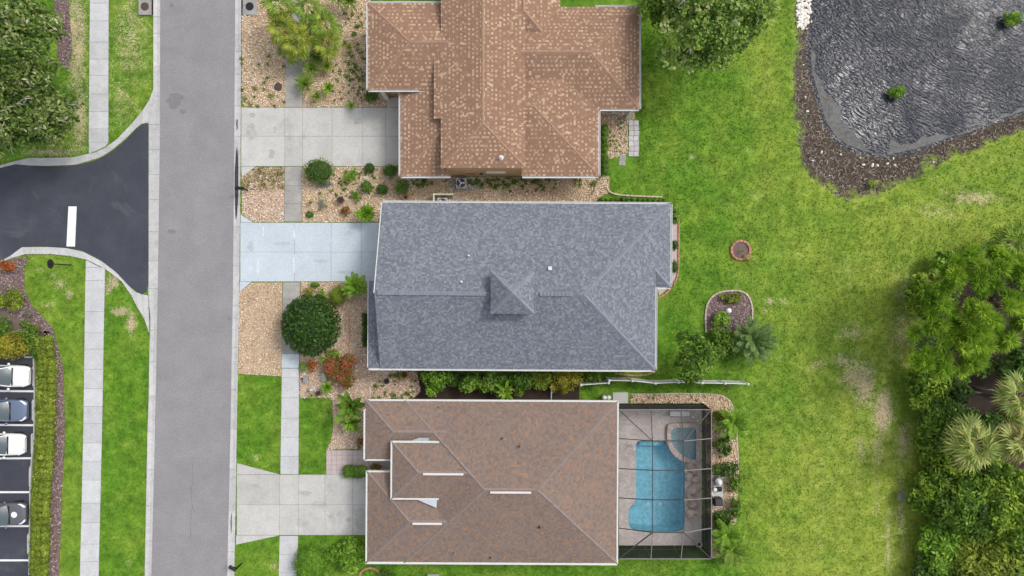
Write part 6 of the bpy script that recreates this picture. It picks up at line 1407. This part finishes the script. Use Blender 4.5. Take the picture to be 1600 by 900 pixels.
e = empty('pool_heater', ploc(1121, 783), 0, 'black square pool heater below the pump', 'heater'); MB().box((0, 0, .35), (.68, .62, .7)).build('case', 'black_paint', e, bevel=.06); MB().box((0, 0, .715), (.5, .45, .03)).build('lid', 'dark_frame', e); MB().tube([(-.3, .25, .3), (-.45, .6, .3), (-.4, .9, .3)], .035, 8).build('pipe', 'white_metal', e)
e = empty('pool_canister', at(947, 620, .3), 0, 'pair of pale pool side canisters at the upper edge of the brown roof', 'canister'); e.location.z = 0
for x in (-.18, .16): MB().lathe([(.16, 0), (.18, .7), (.12, .8), (.06, .82)], (x, 0, 0), 14).build('canister', 'white_metal', e, smooth=True)
o = MB().prism([xy(957.5, 613), xy(981, 613), xy(981, 630), xy(957.5, 630)], -.05, .06).build('concrete_pad', 'drive_concrete'); tag(o, 'square pale concrete pad at the upper left cage corner', 'pad')
o = MB().prism([xy(668, 896.5), xy(686, 896.5), xy(686, 912), xy(668, 912)], -.05, .09).build('concrete_pad', 'old_concrete'); tag(o, 'small concrete pad at the bottom edge below the brown roof', 'pad')
# ---- rocks of the pond bank
RW = [rock_mesh(30+i, 'white_rock', 1) for i in range(5)]
rk = [(R.uniform(1243, 1268), R.uniform(-6, 44), R.uniform(1.6, 4.2)) for _ in range(110)]; rk = [q for q in rk if q[0] < 1270-(q[1]-20)**2*.012 or R.random() < .4] + [(1278, 37, 3), (1271, 31, 2.5), (1266, 1, 3)]
for i, (a, b, r_) in enumerate(rk):
    p = at(a, b, -.3); z = float(ground_z(np.array([p.x]), np.array([p.y]))[0]); o = link('white_rock', RW[i % 5], None, (p.x, p.y, max(z, WZ-.15)+.05)); o.scale = (r_*S, r_*S*R.uniform(.6, 1), r_*S*.6); o.rotation_euler = (0, 0, R.uniform(0, 6))
    tag(o, 'chunk of white rock in the heap at the top pond corner', 'rock', 'white rock heap at the pond')
for i, (a, b, r_) in enumerate(((1261, 174, 3.2), (1283, 238, 3.2), (1315, 241, 2.2), (1350, 257, 3.2), (1364, 258, 4), (1372, 258, 3), (1388, 255, 3), (1398, 247, 2.6), (1399, 258, 2.8), (1256, 101, 2), (1258, 152, 2), (1268, 252, 2.4), (1294, 275, 1.5), (1456, 254, 2.4), (1346, 246, 2))):
    p = at(a, b, -.4); z = float(ground_z(np.array([p.x]), np.array([p.y]))[0]); o = link('shore_stone', RW[i % 5], None, (p.x, p.y, z+.04)); o.scale = (r_*S, r_*S*.6, r_*S*.5); o.rotation_euler = (0, 0, i*1.1); tag(o, 'single white stone lying in the brown litter of the pond bank', 'stone', 'loose white stones on the pond bank')
# ---- grass blades on every lawn
NG = 230000
gx = NR.uniform(-43, 43, NG); gy = NR.uniform(-25, 25, NG); keep = np.ones(NG, bool)
for P in HARD:
    x_ = [p[0] for p in P]; y_ = [p[1] for p in P]; bb = (gx > min(x_)-.02) & (gx < max(x_)+.02) & (gy > min(y_)-.02) & (gy < max(y_)+.02) & keep
    id_ = np.where(bb)[0]
    if len(id_): keep[id_[inpoly(gx[id_], gy[id_], P)]] = False
for (a, b, c, d) in ((580, 958, 630, 874), (600, 1040, 322, 572), (585, 990, 0, 270)): keep &= ~((gx > (a-800)*S) & (gx < (b-800)*S) & (gy < (450-c)*S) & (gy > (450-d)*S))
gx, gy = gx[keep], gy[keep]; n = len(gx); yel, dry, bank = fields(gx, gy)
dn = np.clip(dry*1.3, 0, .8); kp = NR.rand(n) > dn*.7; gx, gy, yel, dry, bank = gx[kp], gy[kp], yel[kp], dry[kp], bank[kp]; n = len(gx)
Vg = []; 
for j in range(2):
    a = NR.uniform(0, 2*PI, n); lean = NR.uniform(.03, .10, n); hh = NR.uniform(.03, .085, n); w = NR.uniform(.016, .045, n)
    bx_ = gx + NR.normal(0, .04, n); by_ = gy + NR.normal(0, .04, n); z0 = np.full(n, -.015)
    p0 = np.stack([bx_-np.sin(a)*w, by_+np.cos(a)*w, z0], 1); p1 = np.stack([bx_+np.sin(a)*w, by_-np.cos(a)*w, z0], 1); p2 = np.stack([bx_+np.cos(a)*lean, by_+np.sin(a)*lean, hh], 1)
    Vg.append(np.stack([p0, p1, p2], 1))
Vg = np.concatenate(Vg); ex = {k_: np.repeat(np.concatenate([v_, v_]), 3) for k_, v_ in (('yel', yel), ('dry', dry), ('bank', bank))}
o = link('grass', np_mesh('grass', Vg, 3, NR.rand(len(Vg)), 'grass_blade', ex)); tag(o, 'short mown grass growing over all the lawns', 'grass', kind='stuff')
